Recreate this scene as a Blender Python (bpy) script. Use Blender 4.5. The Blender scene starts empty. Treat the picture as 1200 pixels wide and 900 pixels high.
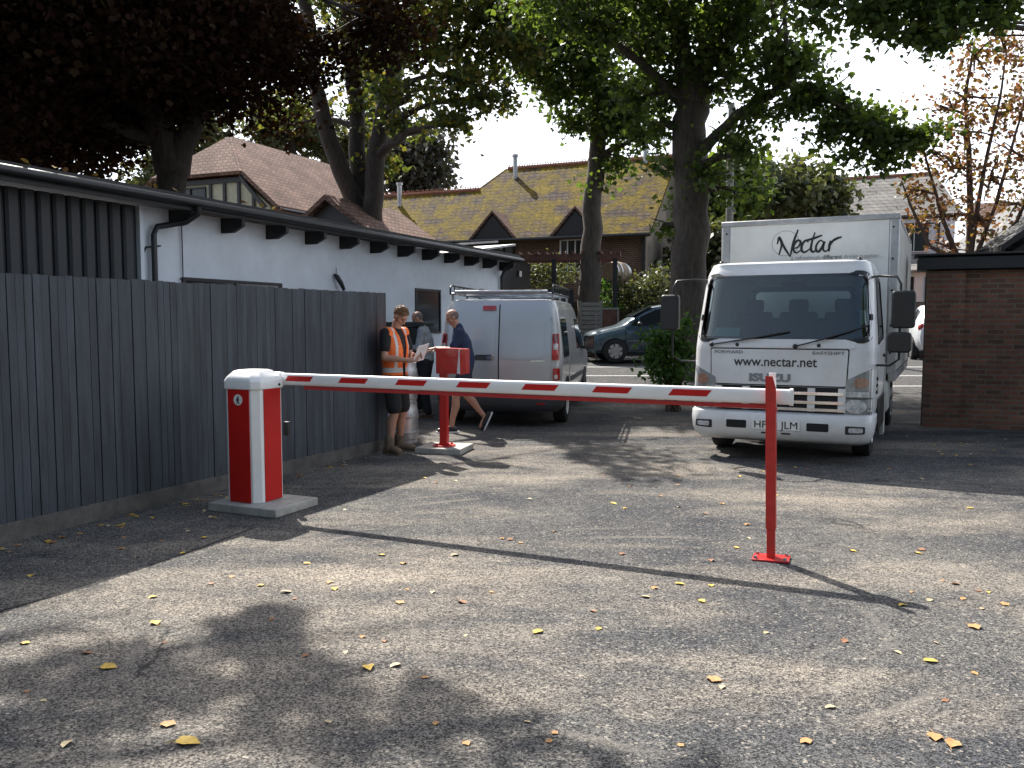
import bpy, bmesh, math, random
import numpy as np
from mathutils import Vector, Matrix
R = math.radians
V = Vector
random.seed(7)
scene = bpy.context.scene
col = scene.collection
FPX, HZ, CH = 1000.0, 377.0, 1.6
TH = math.atan((450 - HZ) / FPX)
A = V((.396, .918, 0))            # direction along the yard
ROT = -math.atan2(.396, .918)     # the frame the buildings share

def gz(y):
    if y < 14.5: return 0.0
    t = min(1, (y - 14.5) / 9.0)
    return .55 * (t * t * (3 - 2 * t))

# ------------------------------------------------------------------ materials
def newmat(name):
    m = bpy.data.materials.new(name); m.use_nodes = True
    nt = m.node_tree
    return m, nt, nt.nodes['Principled BSDF']

def mat(name, c, rough=.6, metal=0, noise=.0, nscale=6, bump=0, bscale=60, coat=0, c2=None, spec=.5, trans=0, detail=6, stretch=None, emit=None):
    m, nt, b = newmat(name)
    N, L = nt.nodes, nt.links
    b.inputs['Base Color'].default_value = (*c, 1)
    b.inputs['Roughness'].default_value = rough
    b.inputs['Metallic'].default_value = metal
    b.inputs['Specular IOR Level'].default_value = spec
    if coat:
        b.inputs['Coat Weight'].default_value = coat; b.inputs['Coat Roughness'].default_value = .04
    if trans: b.inputs['Transmission Weight'].default_value = trans
    if emit:
        b.inputs['Emission Color'].default_value = (*emit, 1); b.inputs['Emission Strength'].default_value = 1
    if noise or bump or c2:
        tc = N.new('ShaderNodeTexCoord'); mp = N.new('ShaderNodeMapping')
        L.new(tc.outputs['Object'], mp.inputs[0])
        if stretch: mp.inputs['Scale'].default_value = stretch
        if noise or c2:
            n = N.new('ShaderNodeTexNoise'); n.inputs['Scale'].default_value = nscale; n.inputs['Detail'].default_value = detail
            n.inputs['Roughness'].default_value = .65
            L.new(mp.outputs[0], n.inputs['Vector'])
            r = N.new('ShaderNodeValToRGB')
            r.color_ramp.elements[0].position = .33; r.color_ramp.elements[1].position = .68
            d = c2 or tuple(x * (1 - noise) for x in c)
            r.color_ramp.elements[0].color = (*d, 1); r.color_ramp.elements[1].color = (*(c if c2 else tuple(min(1, x * (1 + noise * .6)) for x in c)), 1)
            L.new(n.outputs['Fac'], r.inputs[0]); L.new(r.outputs[0], b.inputs['Base Color'])
            mr = N.new('ShaderNodeMapRange'); mr.inputs['To Min'].default_value = max(0, rough - .1); mr.inputs['To Max'].default_value = min(1, rough + .12)
            L.new(n.outputs['Fac'], mr.inputs[0]); L.new(mr.outputs[0], b.inputs['Roughness'])
        if bump:
            n2 = N.new('ShaderNodeTexNoise'); n2.inputs['Scale'].default_value = bscale; n2.inputs['Detail'].default_value = 5
            L.new(mp.outputs[0], n2.inputs['Vector'])
            bp = N.new('ShaderNodeBump'); bp.inputs['Strength'].default_value = bump; bp.inputs['Distance'].default_value = .01
            L.new(n2.outputs['Fac'], bp.inputs['Height']); L.new(bp.outputs[0], b.inputs['Normal'])
    return m

def brickmat(name, c1, c2, mortar, w=.225, h=.075, ms=.012, bump=.6, horiz='xy', noisec=None, rough=.85, offset=.5, moss=None, mossamt=.5, mscale=1.2):
    m, nt, b = newmat(name); N, L = nt.nodes, nt.links
    tc = N.new('ShaderNodeTexCoord'); s = N.new('ShaderNodeSeparateXYZ'); cb = N.new('ShaderNodeCombineXYZ')
    L.new(tc.outputs['Object'], s.inputs[0])
    if horiz == 'xy':
        a = N.new('ShaderNodeMath'); a.operation = 'ADD'; L.new(s.outputs[0], a.inputs[0]); L.new(s.outputs[1], a.inputs[1]); L.new(a.outputs[0], cb.inputs[0])
        L.new(s.outputs[2], cb.inputs[1])
    elif horiz == 'x': L.new(s.outputs[0], cb.inputs[0]); L.new(s.outputs[2], cb.inputs[1])
    elif horiz == 'y': L.new(s.outputs[1], cb.inputs[0]); L.new(s.outputs[2], cb.inputs[1])
    # rough up the coordinates so that courses are not ruler-straight
    nz = N.new('ShaderNodeTexNoise'); nz.inputs['Scale'].default_value = 3; L.new(tc.outputs['Object'], nz.inputs['Vector'])
    va = N.new('ShaderNodeVectorMath'); va.operation = 'MULTIPLY_ADD'; va.inputs[1].default_value = (h * .25,) * 3
    L.new(nz.outputs['Color'], va.inputs[0]); L.new(cb.outputs[0], va.inputs[2])
    bt = N.new('ShaderNodeTexBrick'); L.new(va.outputs[0], bt.inputs['Vector'])
    bt.offset = offset
    bt.inputs['Scale'].default_value = 1; bt.inputs['Brick Width'].default_value = w; bt.inputs['Row Height'].default_value = h
    bt.inputs['Mortar Size'].default_value = ms; bt.inputs['Mortar Smooth'].default_value = .3
    bt.inputs['Color1'].default_value = (*c1, 1); bt.inputs['Color2'].default_value = (*c2, 1); bt.inputs['Mortar'].default_value = (*mortar, 1)
    out = bt.outputs['Color']
    n = N.new('ShaderNodeTexNoise'); n.inputs['Scale'].default_value = mscale; n.inputs['Detail'].default_value = 8; n.inputs['Roughness'].default_value = .7
    L.new(tc.outputs['Object'], n.inputs['Vector'])
    if moss:
        r = N.new('ShaderNodeValToRGB'); r.color_ramp.elements[0].position = mossamt - .08; r.color_ramp.elements[1].position = mossamt + .08
        L.new(n.outputs['Fac'], r.inputs[0])
        mx = N.new('ShaderNodeMixRGB'); L.new(r.outputs[0], mx.inputs[0]); L.new(out, mx.inputs[1])
        n3 = N.new('ShaderNodeTexNoise'); n3.inputs['Scale'].default_value = 9; n3.inputs['Detail'].default_value = 5; L.new(tc.outputs['Object'], n3.inputs['Vector'])
        r3 = N.new('ShaderNodeValToRGB'); r3.color_ramp.elements[0].position = .35; r3.color_ramp.elements[1].position = .65
        r3.color_ramp.elements[0].color = (*moss[0], 1); r3.color_ramp.elements[1].color = (*moss[1], 1)
        L.new(n3.outputs['Fac'], r3.inputs[0]); L.new(r3.outputs[0], mx.inputs[2]); out = mx.outputs[0]
    hs = N.new('ShaderNodeMixRGB'); hs.blend_type = 'MULTIPLY'; hs.inputs[0].default_value = .8
    rr = N.new('ShaderNodeValToRGB'); rr.color_ramp.elements[0].color = (.45, .45, .45, 1); rr.color_ramp.elements[1].color = (1.3, 1.25, 1.2, 1)
    rr.color_ramp.elements[0].position = .3; rr.color_ramp.elements[1].position = .7
    L.new(n.outputs['Fac'], rr.inputs[0]); L.new(out, hs.inputs[1]); L.new(rr.outputs[0], hs.inputs[2]); L.new(hs.outputs[0], b.inputs['Base Color'])
    bp = N.new('ShaderNodeBump'); bp.inputs['Strength'].default_value = bump; bp.inputs['Distance'].default_value = .012; bp.invert = True
    L.new(bt.outputs['Fac'], bp.inputs['Height'])
    bp2 = N.new('ShaderNodeBump'); bp2.inputs['Strength'].default_value = .35; bp2.inputs['Distance'].default_value = .01
    n5 = N.new('ShaderNodeTexNoise'); n5.inputs['Scale'].default_value = 45; L.new(tc.outputs['Object'], n5.inputs['Vector'])
    L.new(n5.outputs['Fac'], bp2.inputs['Height']); L.new(bp.outputs[0], bp2.inputs['Normal']); L.new(bp2.outputs[0], b.inputs['Normal'])
    b.inputs['Roughness'].default_value = rough; b.inputs['Specular IOR Level'].default_value = .08
    return m

def leafmat(name, cols, transl=.45, spec=.35, rough=.5):
    m, nt, b = newmat(name); N, L = nt.nodes, nt.links
    g = N.new('ShaderNodeNewGeometry'); r = N.new('ShaderNodeValToRGB'); r.color_ramp.interpolation = 'LINEAR'
    els = r.color_ramp.elements
    while len(els) < len(cols): els.new(.5)
    for i, c in enumerate(cols): els[i].position = i / (len(cols) - 1); els[i].color = (*c, 1)
    L.new(g.outputs['Random Per Island'], r.inputs[0]); L.new(r.outputs[0], b.inputs['Base Color'])
    b.inputs['Roughness'].default_value = rough; b.inputs['Specular IOR Level'].default_value = spec
    t = N.new('ShaderNodeBsdfTranslucent')
    br = N.new('ShaderNodeMixRGB'); br.blend_type = 'MULTIPLY'; br.inputs[0].default_value = 1; br.inputs[2].default_value = (1.3, 1.35, .55, 1)
    L.new(r.outputs[0], br.inputs[1]); L.new(br.outputs[0], t.inputs[0])
    mx = N.new('ShaderNodeMixShader'); mx.inputs[0].default_value = transl
    L.new(b.outputs[0], mx.inputs[1]); L.new(t.outputs[0], mx.inputs[2]); L.new(mx.outputs[0], N['Material Output'].inputs[0])
    return m

def glassmat(name, tint=(.7, .78, .78), alpha=.25, rough=.02):
    """thin pane: mostly clear, mirror-like at grazing angles"""
    m, nt, b = newmat(name); N, L = nt.nodes, nt.links
    N.remove(b)
    tr = N.new('ShaderNodeBsdfTransparent'); tr.inputs[0].default_value = (*tint, 1)
    gl = N.new('ShaderNodeBsdfGlossy'); gl.inputs['Roughness'].default_value = rough
    fr = N.new('ShaderNodeFresnel'); fr.inputs[0].default_value = 1.5
    ad = N.new('ShaderNodeMath'); ad.operation = 'ADD'; ad.inputs[1].default_value = alpha; ad.use_clamp = True
    L.new(fr.outputs[0], ad.inputs[0])
    mx = N.new('ShaderNodeMixShader'); L.new(ad.outputs[0], mx.inputs[0]); L.new(tr.outputs[0], mx.inputs[1]); L.new(gl.outputs[0], mx.inputs[2])
    L.new(mx.outputs[0], N['Material Output'].inputs[0])
    return m

def asphalt(name, dark, mid, dust, patch=.55):
    m, nt, b = newmat(name); N, L = nt.nodes, nt.links
    tc = N.new('ShaderNodeTexCoord'); O = tc.outputs['Object']
    def noise(s, d=6, r=.6, vec=None):
        n = N.new('ShaderNodeTexNoise'); n.inputs['Scale'].default_value = s; n.inputs['Detail'].default_value = d; n.inputs['Roughness'].default_value = r
        L.new(vec or O, n.inputs['Vector']); return n.outputs['Fac']
    def ramp(src, p0, p1, c0, c1):
        r = N.new('ShaderNodeValToRGB'); r.color_ramp.elements[0].position = p0; r.color_ramp.elements[1].position = p1
        r.color_ramp.elements[0].color = (*c0, 1); r.color_ramp.elements[1].color = (*c1, 1); L.new(src, r.inputs[0]); return r.outputs[0]
    def mix(f, a, c, mode='MIX'):
        x = N.new('ShaderNodeMixRGB'); x.blend_type = mode
        if isinstance(f, float): x.inputs[0].default_value = f
        else: L.new(f, x.inputs[0])
        for i, q in ((1, a), (2, c)):
            if isinstance(q, tuple): x.inputs[i].default_value = (*q, 1)
            else: L.new(q, x.inputs[i])
        return x.outputs[0]
    base = ramp(noise(.55, 8, .62), .38, .66, dark, mid)
    mp = N.new('ShaderNodeMapping'); mp.inputs['Scale'].default_value = (.28, .75, 1); mp.inputs['Rotation'].default_value = (0, 0, R(20)); L.new(O, mp.inputs[0])
    dfac = ramp(noise(1.0, 9, .66, mp.outputs[0]), patch - .08, patch + .13, (0, 0, 0), (1, 1, 1))
    c = mix(dfac, base, dust)
    # chippings
    vo = N.new('ShaderNodeTexVoronoi'); vo.inputs['Scale'].default_value = 125; L.new(O, vo.inputs['Vector'])
    chip = N.new('ShaderNodeSeparateColor'); L.new(vo.outputs['Color'], chip.inputs[0])
    ch = ramp(chip.outputs[0], .15, .95, (.24, .24, .26), (2.0, 1.95, 1.85))
    c = mix(.85, c, ch, 'MULTIPLY')
    vo2 = N.new('ShaderNodeTexVoronoi'); vo2.inputs['Scale'].default_value = 85; L.new(O, vo2.inputs['Vector'])
    s2 = N.new('ShaderNodeSeparateColor'); L.new(vo2.outputs['Color'], s2.inputs[0])
    pale = ramp(s2.outputs[1], .92, .98, (0, 0, 0), (.5, .5, .5))
    c = mix(pale, c, (.42, .38, .32))
    c = mix(.6, c, ramp(noise(7, 6, .7), .3, .7, (.66, .66, .68), (1.25, 1.22, 1.18)), 'MULTIPLY')
    # oil drips and damp stains, then arcs scuffed pale by turning tyres
    c = mix(ramp(noise(1.7, 3, .5), .66, .74, (0, 0, 0), (.55, .55, .55)), c, (.035, .036, .04))
    mp2 = N.new('ShaderNodeMapping'); mp2.inputs['Location'].default_value = (-1.0, -4.5, 0); L.new(O, mp2.inputs[0])
    wv = N.new('ShaderNodeTexWave'); wv.wave_type = 'RINGS'; wv.rings_direction = 'Z'; wv.inputs['Scale'].default_value = 1.15; wv.inputs['Distortion'].default_value = 1.2; wv.inputs['Detail'].default_value = 3; wv.inputs['Detail Scale'].default_value = .8
    L.new(mp2.outputs[0], wv.inputs['Vector'])
    arc = mix(1.0, ramp(wv.outputs['Fac'], .80, .97, (0, 0, 0), (1, 1, 1)), ramp(noise(.9, 4, .6), .52, .66, (0, 0, 0), (.42, .42, .42)), 'MULTIPLY')
    c = mix(arc, c, (.24, .215, .185))
    # hairline cracks
    nzv = N.new('ShaderNodeTexNoise'); nzv.inputs['Scale'].default_value = 2.5; nzv.inputs['Detail'].default_value = 4; L.new(O, nzv.inputs['Vector'])
    vm = N.new('ShaderNodeVectorMath'); vm.operation = 'MULTIPLY_ADD'; vm.inputs[1].default_value = (.5, .5, .5); L.new(nzv.outputs['Color'], vm.inputs[0]); L.new(O, vm.inputs[2])
    vc = N.new('ShaderNodeTexVoronoi'); vc.feature = 'DISTANCE_TO_EDGE'; vc.inputs['Scale'].default_value = .42; L.new(vm.outputs[0], vc.inputs['Vector'])
    crk = mix(1.0, ramp(vc.outputs['Distance'], .0015, .006, (1, 1, 1), (0, 0, 0)), ramp(noise(.6, 2, .5), .54, .60, (0, 0, 0), (.75, .75, .75)), 'MULTIPLY')
    c = mix(crk, c, (.02, .02, .021))
    L.new(c, b.inputs['Base Color'])
    b.inputs['Roughness'].default_value = .95; b.inputs['Specular IOR Level'].default_value = .12
    bp = N.new('ShaderNodeBump'); bp.inputs['Strength'].default_value = .8; bp.inputs['Distance'].default_value = .006; L.new(vo.outputs['Distance'], bp.inputs['Height'])
    b2 = N.new('ShaderNodeBump'); b2.inputs['Strength'].default_value = .5; b2.inputs['Distance'].default_value = .03; L.new(noise(4, 7, .7), b2.inputs['Height']); L.new(bp.outputs[0], b2.inputs['Normal'])
    L.new(b2.outputs[0], b.inputs['Normal'])
    return m

M = {}
M['ground'] = asphalt('yard_tarmac', (.050, .053, .060), (.112, .110, .106), (.25, .222, .188), .55)
M['road'] = asphalt('road_tarmac', (.07, .072, .078), (.10, .10, .10), (.16, .15, .135), .62)
M['kerb'] = mat('kerb_concrete', (.3, .29, .27), .9, noise=.3, bump=.4)
M['concrete'] = mat('slab_concrete', (.40, .38, .34), .9, noise=.3, nscale=9, bump=.6, bscale=90)
M['paintline'] = mat('worn_white_line', (.40, .40, .39), .8, noise=.4, nscale=22)
M['fence'] = mat('grey_fence_paint', (.050, .059, .072), .6, noise=.45, nscale=1.6, bump=.35, bscale=25, stretch=(9, 9, 1))
M['gravelboard'] = mat('gravel_board', (.11, .10, .09), .85, noise=.4, bump=.4)
M['render'] = mat('white_render', (.66, .70, .76), .85, noise=.13, nscale=1.3, bump=.25, bscale=70)
M['blackwood'] = mat('black_timber', (.018, .018, .02), .6, noise=.3, bump=.3)
M['blackplastic'] = mat('black_plastic', (.016, .017, .019), .42, noise=.25, nscale=9)
M['rubber'] = mat('tyre_rubber', (.022, .022, .023), .85, noise=.3, nscale=14, bump=.3)
M['shedmetal'] = mat('darkened_cladding', (.020, .022, .027), .55, noise=.3, nscale=2, stretch=(4, 4, .7))  # grey cladding darkened: the finger over the lens is put into its colour
M['white'] = mat('white_powdercoat', (.80, .80, .79), .34, noise=.06, nscale=4, coat=.3)
def islands(m, lo, hi):
    # every board a slightly different shade, as painted timber weathers
    N, L = m.node_tree.nodes, m.node_tree.links; b = N['Principled BSDF']; src = b.inputs['Base Color'].links[0].from_socket
    g = N.new('ShaderNodeNewGeometry'); r = N.new('ShaderNodeMapRange'); r.inputs['To Min'].default_value = lo; r.inputs['To Max'].default_value = hi
    L.new(g.outputs['Random Per Island'], r.inputs[0]); x = N.new('ShaderNodeVectorMath'); x.operation = 'SCALE'
    L.new(src, x.inputs[0]); L.new(r.outputs[0], x.inputs['Scale']); L.new(x.outputs[0], b.inputs['Base Color'])
islands(M['fence'], .85, 1.18)
M['red'] = mat('red_panel', (.50, .013, .010), .5, noise=.10, nscale=5, spec=.25)
M['redpost'] = mat('red_gloss_paint', (.50, .016, .012), .36, noise=.18, nscale=12, bump=.12, bscale=60, coat=.3)
M['redskirt'] = mat('red_rubber_edge', (.40, .015, .012), .6, noise=.12)
M['steel'] = mat('galvanised_steel', (.42, .43, .45), .38, metal=.9, noise=.25, nscale=14)
M['chrome'] = mat('chrome', (.75, .76, .78), .14, metal=1, noise=.12, nscale=9)
M['alu'] = mat('box_aluminium', (.42, .42, .42), .45, metal=.55, noise=.25, nscale=5)
M['truckwhite'] = mat('truck_white_paint', (.70, .71, .72), .32, noise=.14, nscale=2.2, c2=(.58, .575, .56), coat=.4)
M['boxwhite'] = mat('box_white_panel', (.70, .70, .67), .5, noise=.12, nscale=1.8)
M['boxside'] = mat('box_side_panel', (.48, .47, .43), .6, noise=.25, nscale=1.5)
M['glass'] = glassmat('windscreen_glass', (.58, .67, .66), .035)
M['darkglass'] = mat('dark_glass', (.012, .015, .017), .05, spec=.8, coat=.6)
M['houseglass'] = mat('window_glass', (.02, .025, .03), .12, spec=.35)
M['black'] = mat('black_matt', (.008, .008, .009), .8)
M['seatgrey'] = mat('cab_trim_grey', (.03, .032, .035), .85, noise=.3)
M['ink'] = mat('logo_black', (.012, .012, .013), .5)
M['greyink'] = mat('logo_grey', (.27, .27, .26), .5)
M['midink'] = mat('logo_dark_grey', (.10, .10, .10), .5)
M['badge'] = mat('badge_grey', (.22, .23, .25), .35, metal=.5)
M['lampglass'] = mat('lamp_lens', (.50, .51, .52), .12, coat=.8, noise=.5, nscale=18)
M['lampgrey'] = mat('lamp_housing', (.23, .235, .24), .18, coat=.8, noise=.4, nscale=9)
M['amber'] = mat('amber_lens', (.34, .19, .13), .2, coat=.7, noise=.3, nscale=30)
M['redlens'] = mat('red_lens', (.42, .012, .012), .15, coat=.8, noise=.35, nscale=14)
M['darkred'] = mat('dark_red_lens', (.13, .008, .012), .15, coat=.8)
M['silver'] = mat('silver_van_paint', (.46, .475, .49), .34, metal=.3, noise=.05, nscale=2, coat=.5)
M['vanplastic'] = mat('grey_bumper_plastic', (.04, .043, .048), .55, noise=.2)
M['bluecar'] = mat('dark_blue_car_paint', (.05, .085, .115), .28, metal=.3, coat=.7, noise=.1)
M['whitecar'] = mat('white_car_paint', (.62, .64, .66), .3, coat=.6, noise=.06)
M['alloy'] = mat('wheel_silver', (.5, .5, .5), .35, metal=.7, noise=.3, nscale=20)
M['plateyellow'] = mat('yellow_plate', (.75, .52, .05), .4)
M['platewhite'] = mat('white_plate', (.78, .78, .74), .4)
M['paper'] = mat('white_paper', (.82, .82, .84), .7, noise=.05)
M['bluepaper'] = mat('pale_blue_card', (.60, .80, .88), .6)
M['brickwall'] = brickmat('old_red_brick', (.26, .12, .08), (.13, .075, .058), (.18, .155, .13))
M['brickhouse'] = brickmat('brown_house_brick', (.15, .085, .06), (.11, .065, .05), (.17, .15, .13), bump=.4)
M['brickside'] = brickmat('buff_gable_brick', (.40, .33, .26), (.32, .26, .20), (.42, .38, .33), bump=.3)
M['mossroof'] = brickmat('mossy_tiles', (.15, .11, .10), (.075, .052, .05), (.03, .025, .02), w=.28, h=.16, ms=.02, bump=1.0, moss=((.08, .060, .006), (.19, .135, .012)), mossamt=.47, mscale=1.3)
M['tileroof'] = brickmat('plain_clay_tiles', (.25, .165, .13), (.17, .115, .092), (.13, .08, .07), w=.22, h=.13, ms=.02, bump=1.0, mscale=.9)
M['greyroof'] = brickmat('grey_slate', (.26, .25, .235), (.22, .215, .205), (.12, .11, .11), w=.35, h=.22, ms=.02, bump=.8, mscale=.7)
M['ridgeclay'] = mat('clay_ridge', (.30, .13, .08), .85, noise=.4, nscale=5, bump=.4)
M['cream'] = mat('cream_render', (.42, .40, .29), .85, noise=.15)
M['orange_wall'] = mat('orange_brick_wall', (.52, .26, .12), .85, noise=.2, nscale=4)
M['housewhite'] = mat('white_house_render', (.78, .80, .84), .85, noise=.12, nscale=1)
M['stonewall'] = brickmat('garden_stone', (.12, .095, .075), (.085, .07, .06), (.07, .06, .05), w=.34, h=.14, ms=.03, bump=.8)
M['whiteframe'] = mat('white_window_frame', (.7, .7, .7), .5)
M['bark'] = mat('grey_brown_bark', (.085, .068, .055), .95, noise=.5, nscale=5, bump=1.0, bscale=14, stretch=(3.5, 3.5, .7))
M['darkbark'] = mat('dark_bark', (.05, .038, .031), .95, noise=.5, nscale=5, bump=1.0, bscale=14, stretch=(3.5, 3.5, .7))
M['twig'] = mat('red_brown_twig', (.13, .085, .065), .9, noise=.4)
M['brownwood'] = mat('stained_timber', (.14, .065, .045), .75, noise=.4, nscale=4, bump=.3)
M['greywood'] = mat('weathered_timber', (.26, .24, .21), .85, noise=.4, nscale=4, bump=.3, stretch=(1, 1, 8))
M['barrelwood'] = mat('barrel_oak', (.30, .22, .15), .8, noise=.4, nscale=5, stretch=(6, 1, 1))
M['bin'] = mat('dark_bin_plastic', (.022, .030, .030), .5, noise=.25)
M['leaf_main'] = leafmat('sycamore_leaves', [(.045, .068, .025), (.066, .10, .031), (.09, .135, .036), (.14, .17, .045)], .52)
M['leaf_dark'] = leafmat('darkened_leaves', [(.022, .009, .007), (.032, .014, .010), (.026, .015, .009), (.038, .022, .011)], .12, .06, .85)  # leaf colours sunk near black to carry the finger over the lens
M['leaf_mid'] = leafmat('yellowing_leaves', [(.045, .062, .024), (.068, .092, .028), (.105, .12, .032), (.20, .15, .042)], .48)
M['leaf_far'] = leafmat('far_leaves', [(.05, .06, .03), (.075, .085, .045), (.10, .11, .055), (.13, .12, .06)], .35)
M['leaf_purple'] = leafmat('beech_leaves', [(.035, .035, .035), (.06, .055, .05), (.085, .085, .06)], .25)
M['leaf_red'] = leafmat('autumn_leaves', [(.20, .065, .05), (.25, .12, .09), (.22, .12, .06), (.17, .15, .05)], .38)
M['leaf_bush'] = leafmat('shrub_leaves', [(.03, .07, .018), (.055, .12, .028), (.10, .19, .04)], .4)
SKIN = (.46, .24, .16)
M['skin'] = mat('skin', SKIN, .5, noise=.10, nscale=14)
M['hair'] = mat('light_brown_hair', (.17, .085, .04), .7, noise=.5, nscale=70, bump=.6, bscale=120)
M['greyhair'] = mat('cropped_grey_hair', (.17, .13, .11), .8, noise=.3, nscale=60)
M['eye'] = mat('eye_dark', (.02, .015, .012), .3)
M['tshirt'] = mat('black_tshirt', (.014, .014, .016), .9, noise=.3, nscale=8, bump=.5, bscale=9)
M['orange'] = mat('hivis_orange', (.85, .17, .03), .7, noise=.15, nscale=8, bump=.5, bscale=10)
M['reflect'] = mat('reflective_tape', (.55, .56, .55), .45)
M['shorts'] = mat('black_shorts', (.018, .018, .019), .9, noise=.3, nscale=8, bump=.5, bscale=9)
M['boot'] = mat('tan_suede_boot', (.16, .115, .075), .85, noise=.35, nscale=18)
M['sock'] = mat('grey_sock', (.16, .14, .12), .9)
M['navy'] = mat('navy_polo', (.025, .036, .085), .85, noise=.3, nscale=7, bump=.6, bscale=9)
M['navyshorts'] = mat('navy_shorts', (.03, .035, .06), .85, noise=.3, nscale=7)
M['greyshirt'] = mat('grey_jumper', (.30, .33, .36), .9, noise=.25, nscale=8, bump=.6, bscale=9)
M['trousers'] = mat('dark_trousers', (.018, .02, .026), .9, noise=.3, nscale=6, bump=.5, bscale=8)
M['shoe'] = mat('black_shoe', (.015, .015, .017), .5)
M['sole'] = mat('white_sole', (.7, .7, .7), .6)
M['brownshoe'] = mat('brown_shoe', (.11, .07, .045), .6)

# ------------------------------------------------------------------ mesh builder
class MB:
    def __init__(s): s.v, s.f, s.m = [], [], []
    def add(s, vs, fs, mi=0, M=None):
        o = len(s.v)
        s.v += [tuple(M @ V(p)) if M else tuple(p) for p in vs]
        s.f += [tuple(i + o for i in f) for f in fs]; s.m += [mi] * len(fs); return s
    def box(s, c, d, M=None, mi=0, taper=None):
        x, y, z = d[0] / 2, d[1] / 2, d[2] / 2
        t = taper or (1, 1)
        vs = [(sx * x * (t[0] if sz > 0 else 1), sy * y * (t[1] if sz > 0 else 1), sz * z) for sz in (-1, 1) for sy in (-1, 1) for sx in (-1, 1)]
        vs = [(a + c[0], b + c[1], e + c[2]) for a, b, e in vs]
        return s.add(vs, [(0, 2, 3, 1), (4, 5, 7, 6), (0, 1, 5, 4), (2, 6, 7, 3), (0, 4, 6, 2), (1, 3, 7, 5)], mi, M)
    def rings(s, rings, cap=True, mi=0, M=None, closed=True):
        n = len(rings[0]); vs = [p for r in rings for p in r]; fs = []
        for i in range(len(rings) - 1):
            for j in range(n if closed else n - 1):
                k = (j + 1) % n
                fs.append((i * n + j, i * n + k, (i + 1) * n + k, (i + 1) * n + j))
        if cap:
            fs.append(tuple(range(n - 1, -1, -1))); fs.append(tuple((len(rings) - 1) * n + j for j in range(n)))
        return s.add(vs, fs, mi, M)
    def tube(s, pts, r, seg=8, mi=0, M=None, cap=True, flat=1.0):
        pts = [V(p) for p in pts]
        if not hasattr(r, '__len__'): r = [r] * len(pts)
        rs = []; prev = None
        for i, p in enumerate(pts):
            t = (pts[min(i + 1, len(pts) - 1)] - pts[max(i - 1, 0)]).normalized()
            if prev is None:
                a = V((0, 0, 1)) if abs(t.z) < .9 else V((1, 0, 0)); u = t.cross(a).normalized()
            else: u = (prev - t * prev.dot(t)).normalized()
            w = t.cross(u); prev = u
            rs.append([p + (u * math.cos(k * 2 * math.pi / seg) + w * math.sin(k * 2 * math.pi / seg) * flat) * r[i] for k in range(seg)])
        return s.rings(rs, cap, mi, M)
    def cyl(s, a, b, r, r2=None, seg=20, mi=0, M=None): return s.tube([a, b], [r, r if r2 is None else r2], seg, mi, M)
    def prism(s, poly, vec, mi=0, M=None):
        n = len(poly); vec = V(vec); vs = [V(p) for p in poly] + [V(p) + vec for p in poly]
        fs = [tuple(range(n - 1, -1, -1)), tuple(range(n, 2 * n))] + [(i, (i + 1) % n, n + (i + 1) % n, n + i) for i in range(n)]
        return s.add(vs, fs, mi, M)
    def ball(s, c, r, seg=14, mi=0, M=None, rot=None):
        rx, ry, rz = r if hasattr(r, '__len__') else (r, r, r); c = V(c)
        vs = []; nr = seg // 2 + 1
        for i in range(nr):
            ph = -math.pi / 2 + math.pi * (i + .5) / nr
            for j in range(seg):
                a = 2 * math.pi * j / seg
                p = V((rx * math.cos(ph) * math.cos(a), ry * math.cos(ph) * math.sin(a), rz * math.sin(ph)))
                if rot: p = rot @ p
                vs.append(c + p)
        fs = [(i * seg + j, i * seg + (j + 1) % seg, (i + 1) * seg + (j + 1) % seg, (i + 1) * seg + j) for i in range(nr - 1) for j in range(seg)]
        fs += [tuple(range(seg - 1, -1, -1)), tuple((nr - 1) * seg + j for j in range(seg))]
        return s.add(vs, fs, mi, M)
    def mesh(s, name):
        me = bpy.data.meshes.new(name); me.from_pydata(s.v, [], s.f)
        me.polygons.foreach_set('material_index', s.m)
        bm = bmesh.new(); bm.from_mesh(me); bmesh.ops.recalc_face_normals(bm, faces=bm.faces); bm.to_mesh(me); bm.free()
        return me
    def build(s, name, mats, parent=None, smooth=0, bevel=0, loc=None):
        me = s.mesh(name)
        return link(name, me, mats, parent, smooth, bevel)

def link(name, me, mats, parent=None, smooth=0, bevel=0):
    for mm in (mats if isinstance(mats, (list, tuple)) else [mats]): me.materials.append(mm)
    if smooth:
        me.shade_smooth(); me.set_sharp_from_angle(angle=R(smooth))
    o = bpy.data.objects.new(name, me); col.objects.link(o)
    if parent: o.parent = parent
    if bevel:
        b = o.modifiers.new('bevel', 'BEVEL'); b.width = bevel; b.segments = 2; b.limit_method = 'ANGLE'; b.angle_limit = R(35)
        if not smooth: me.shade_smooth(); me.set_sharp_from_angle(angle=R(30))
    return o

def tag(o, label, cat, group=None):
    o['label'] = label; o['category'] = cat
    if group: o['group'] = group
    return o
def thing(name, label, cat, loc=(0, 0, 0), rz=0, group=None):
    o = bpy.data.objects.new(name, None); col.objects.link(o); o.location = loc; o.rotation_euler = (0, 0, rz)
    o.empty_display_size = .2
    return tag(o, label, cat, group)
def struct(o): o['kind'] = 'structure'; return o
def copy_tree(o, parent=None):
    c = o.copy(); col.objects.link(c); c.parent = parent
    for ch in [x for x in o.children]: copy_tree(ch, c)
    return c

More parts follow.
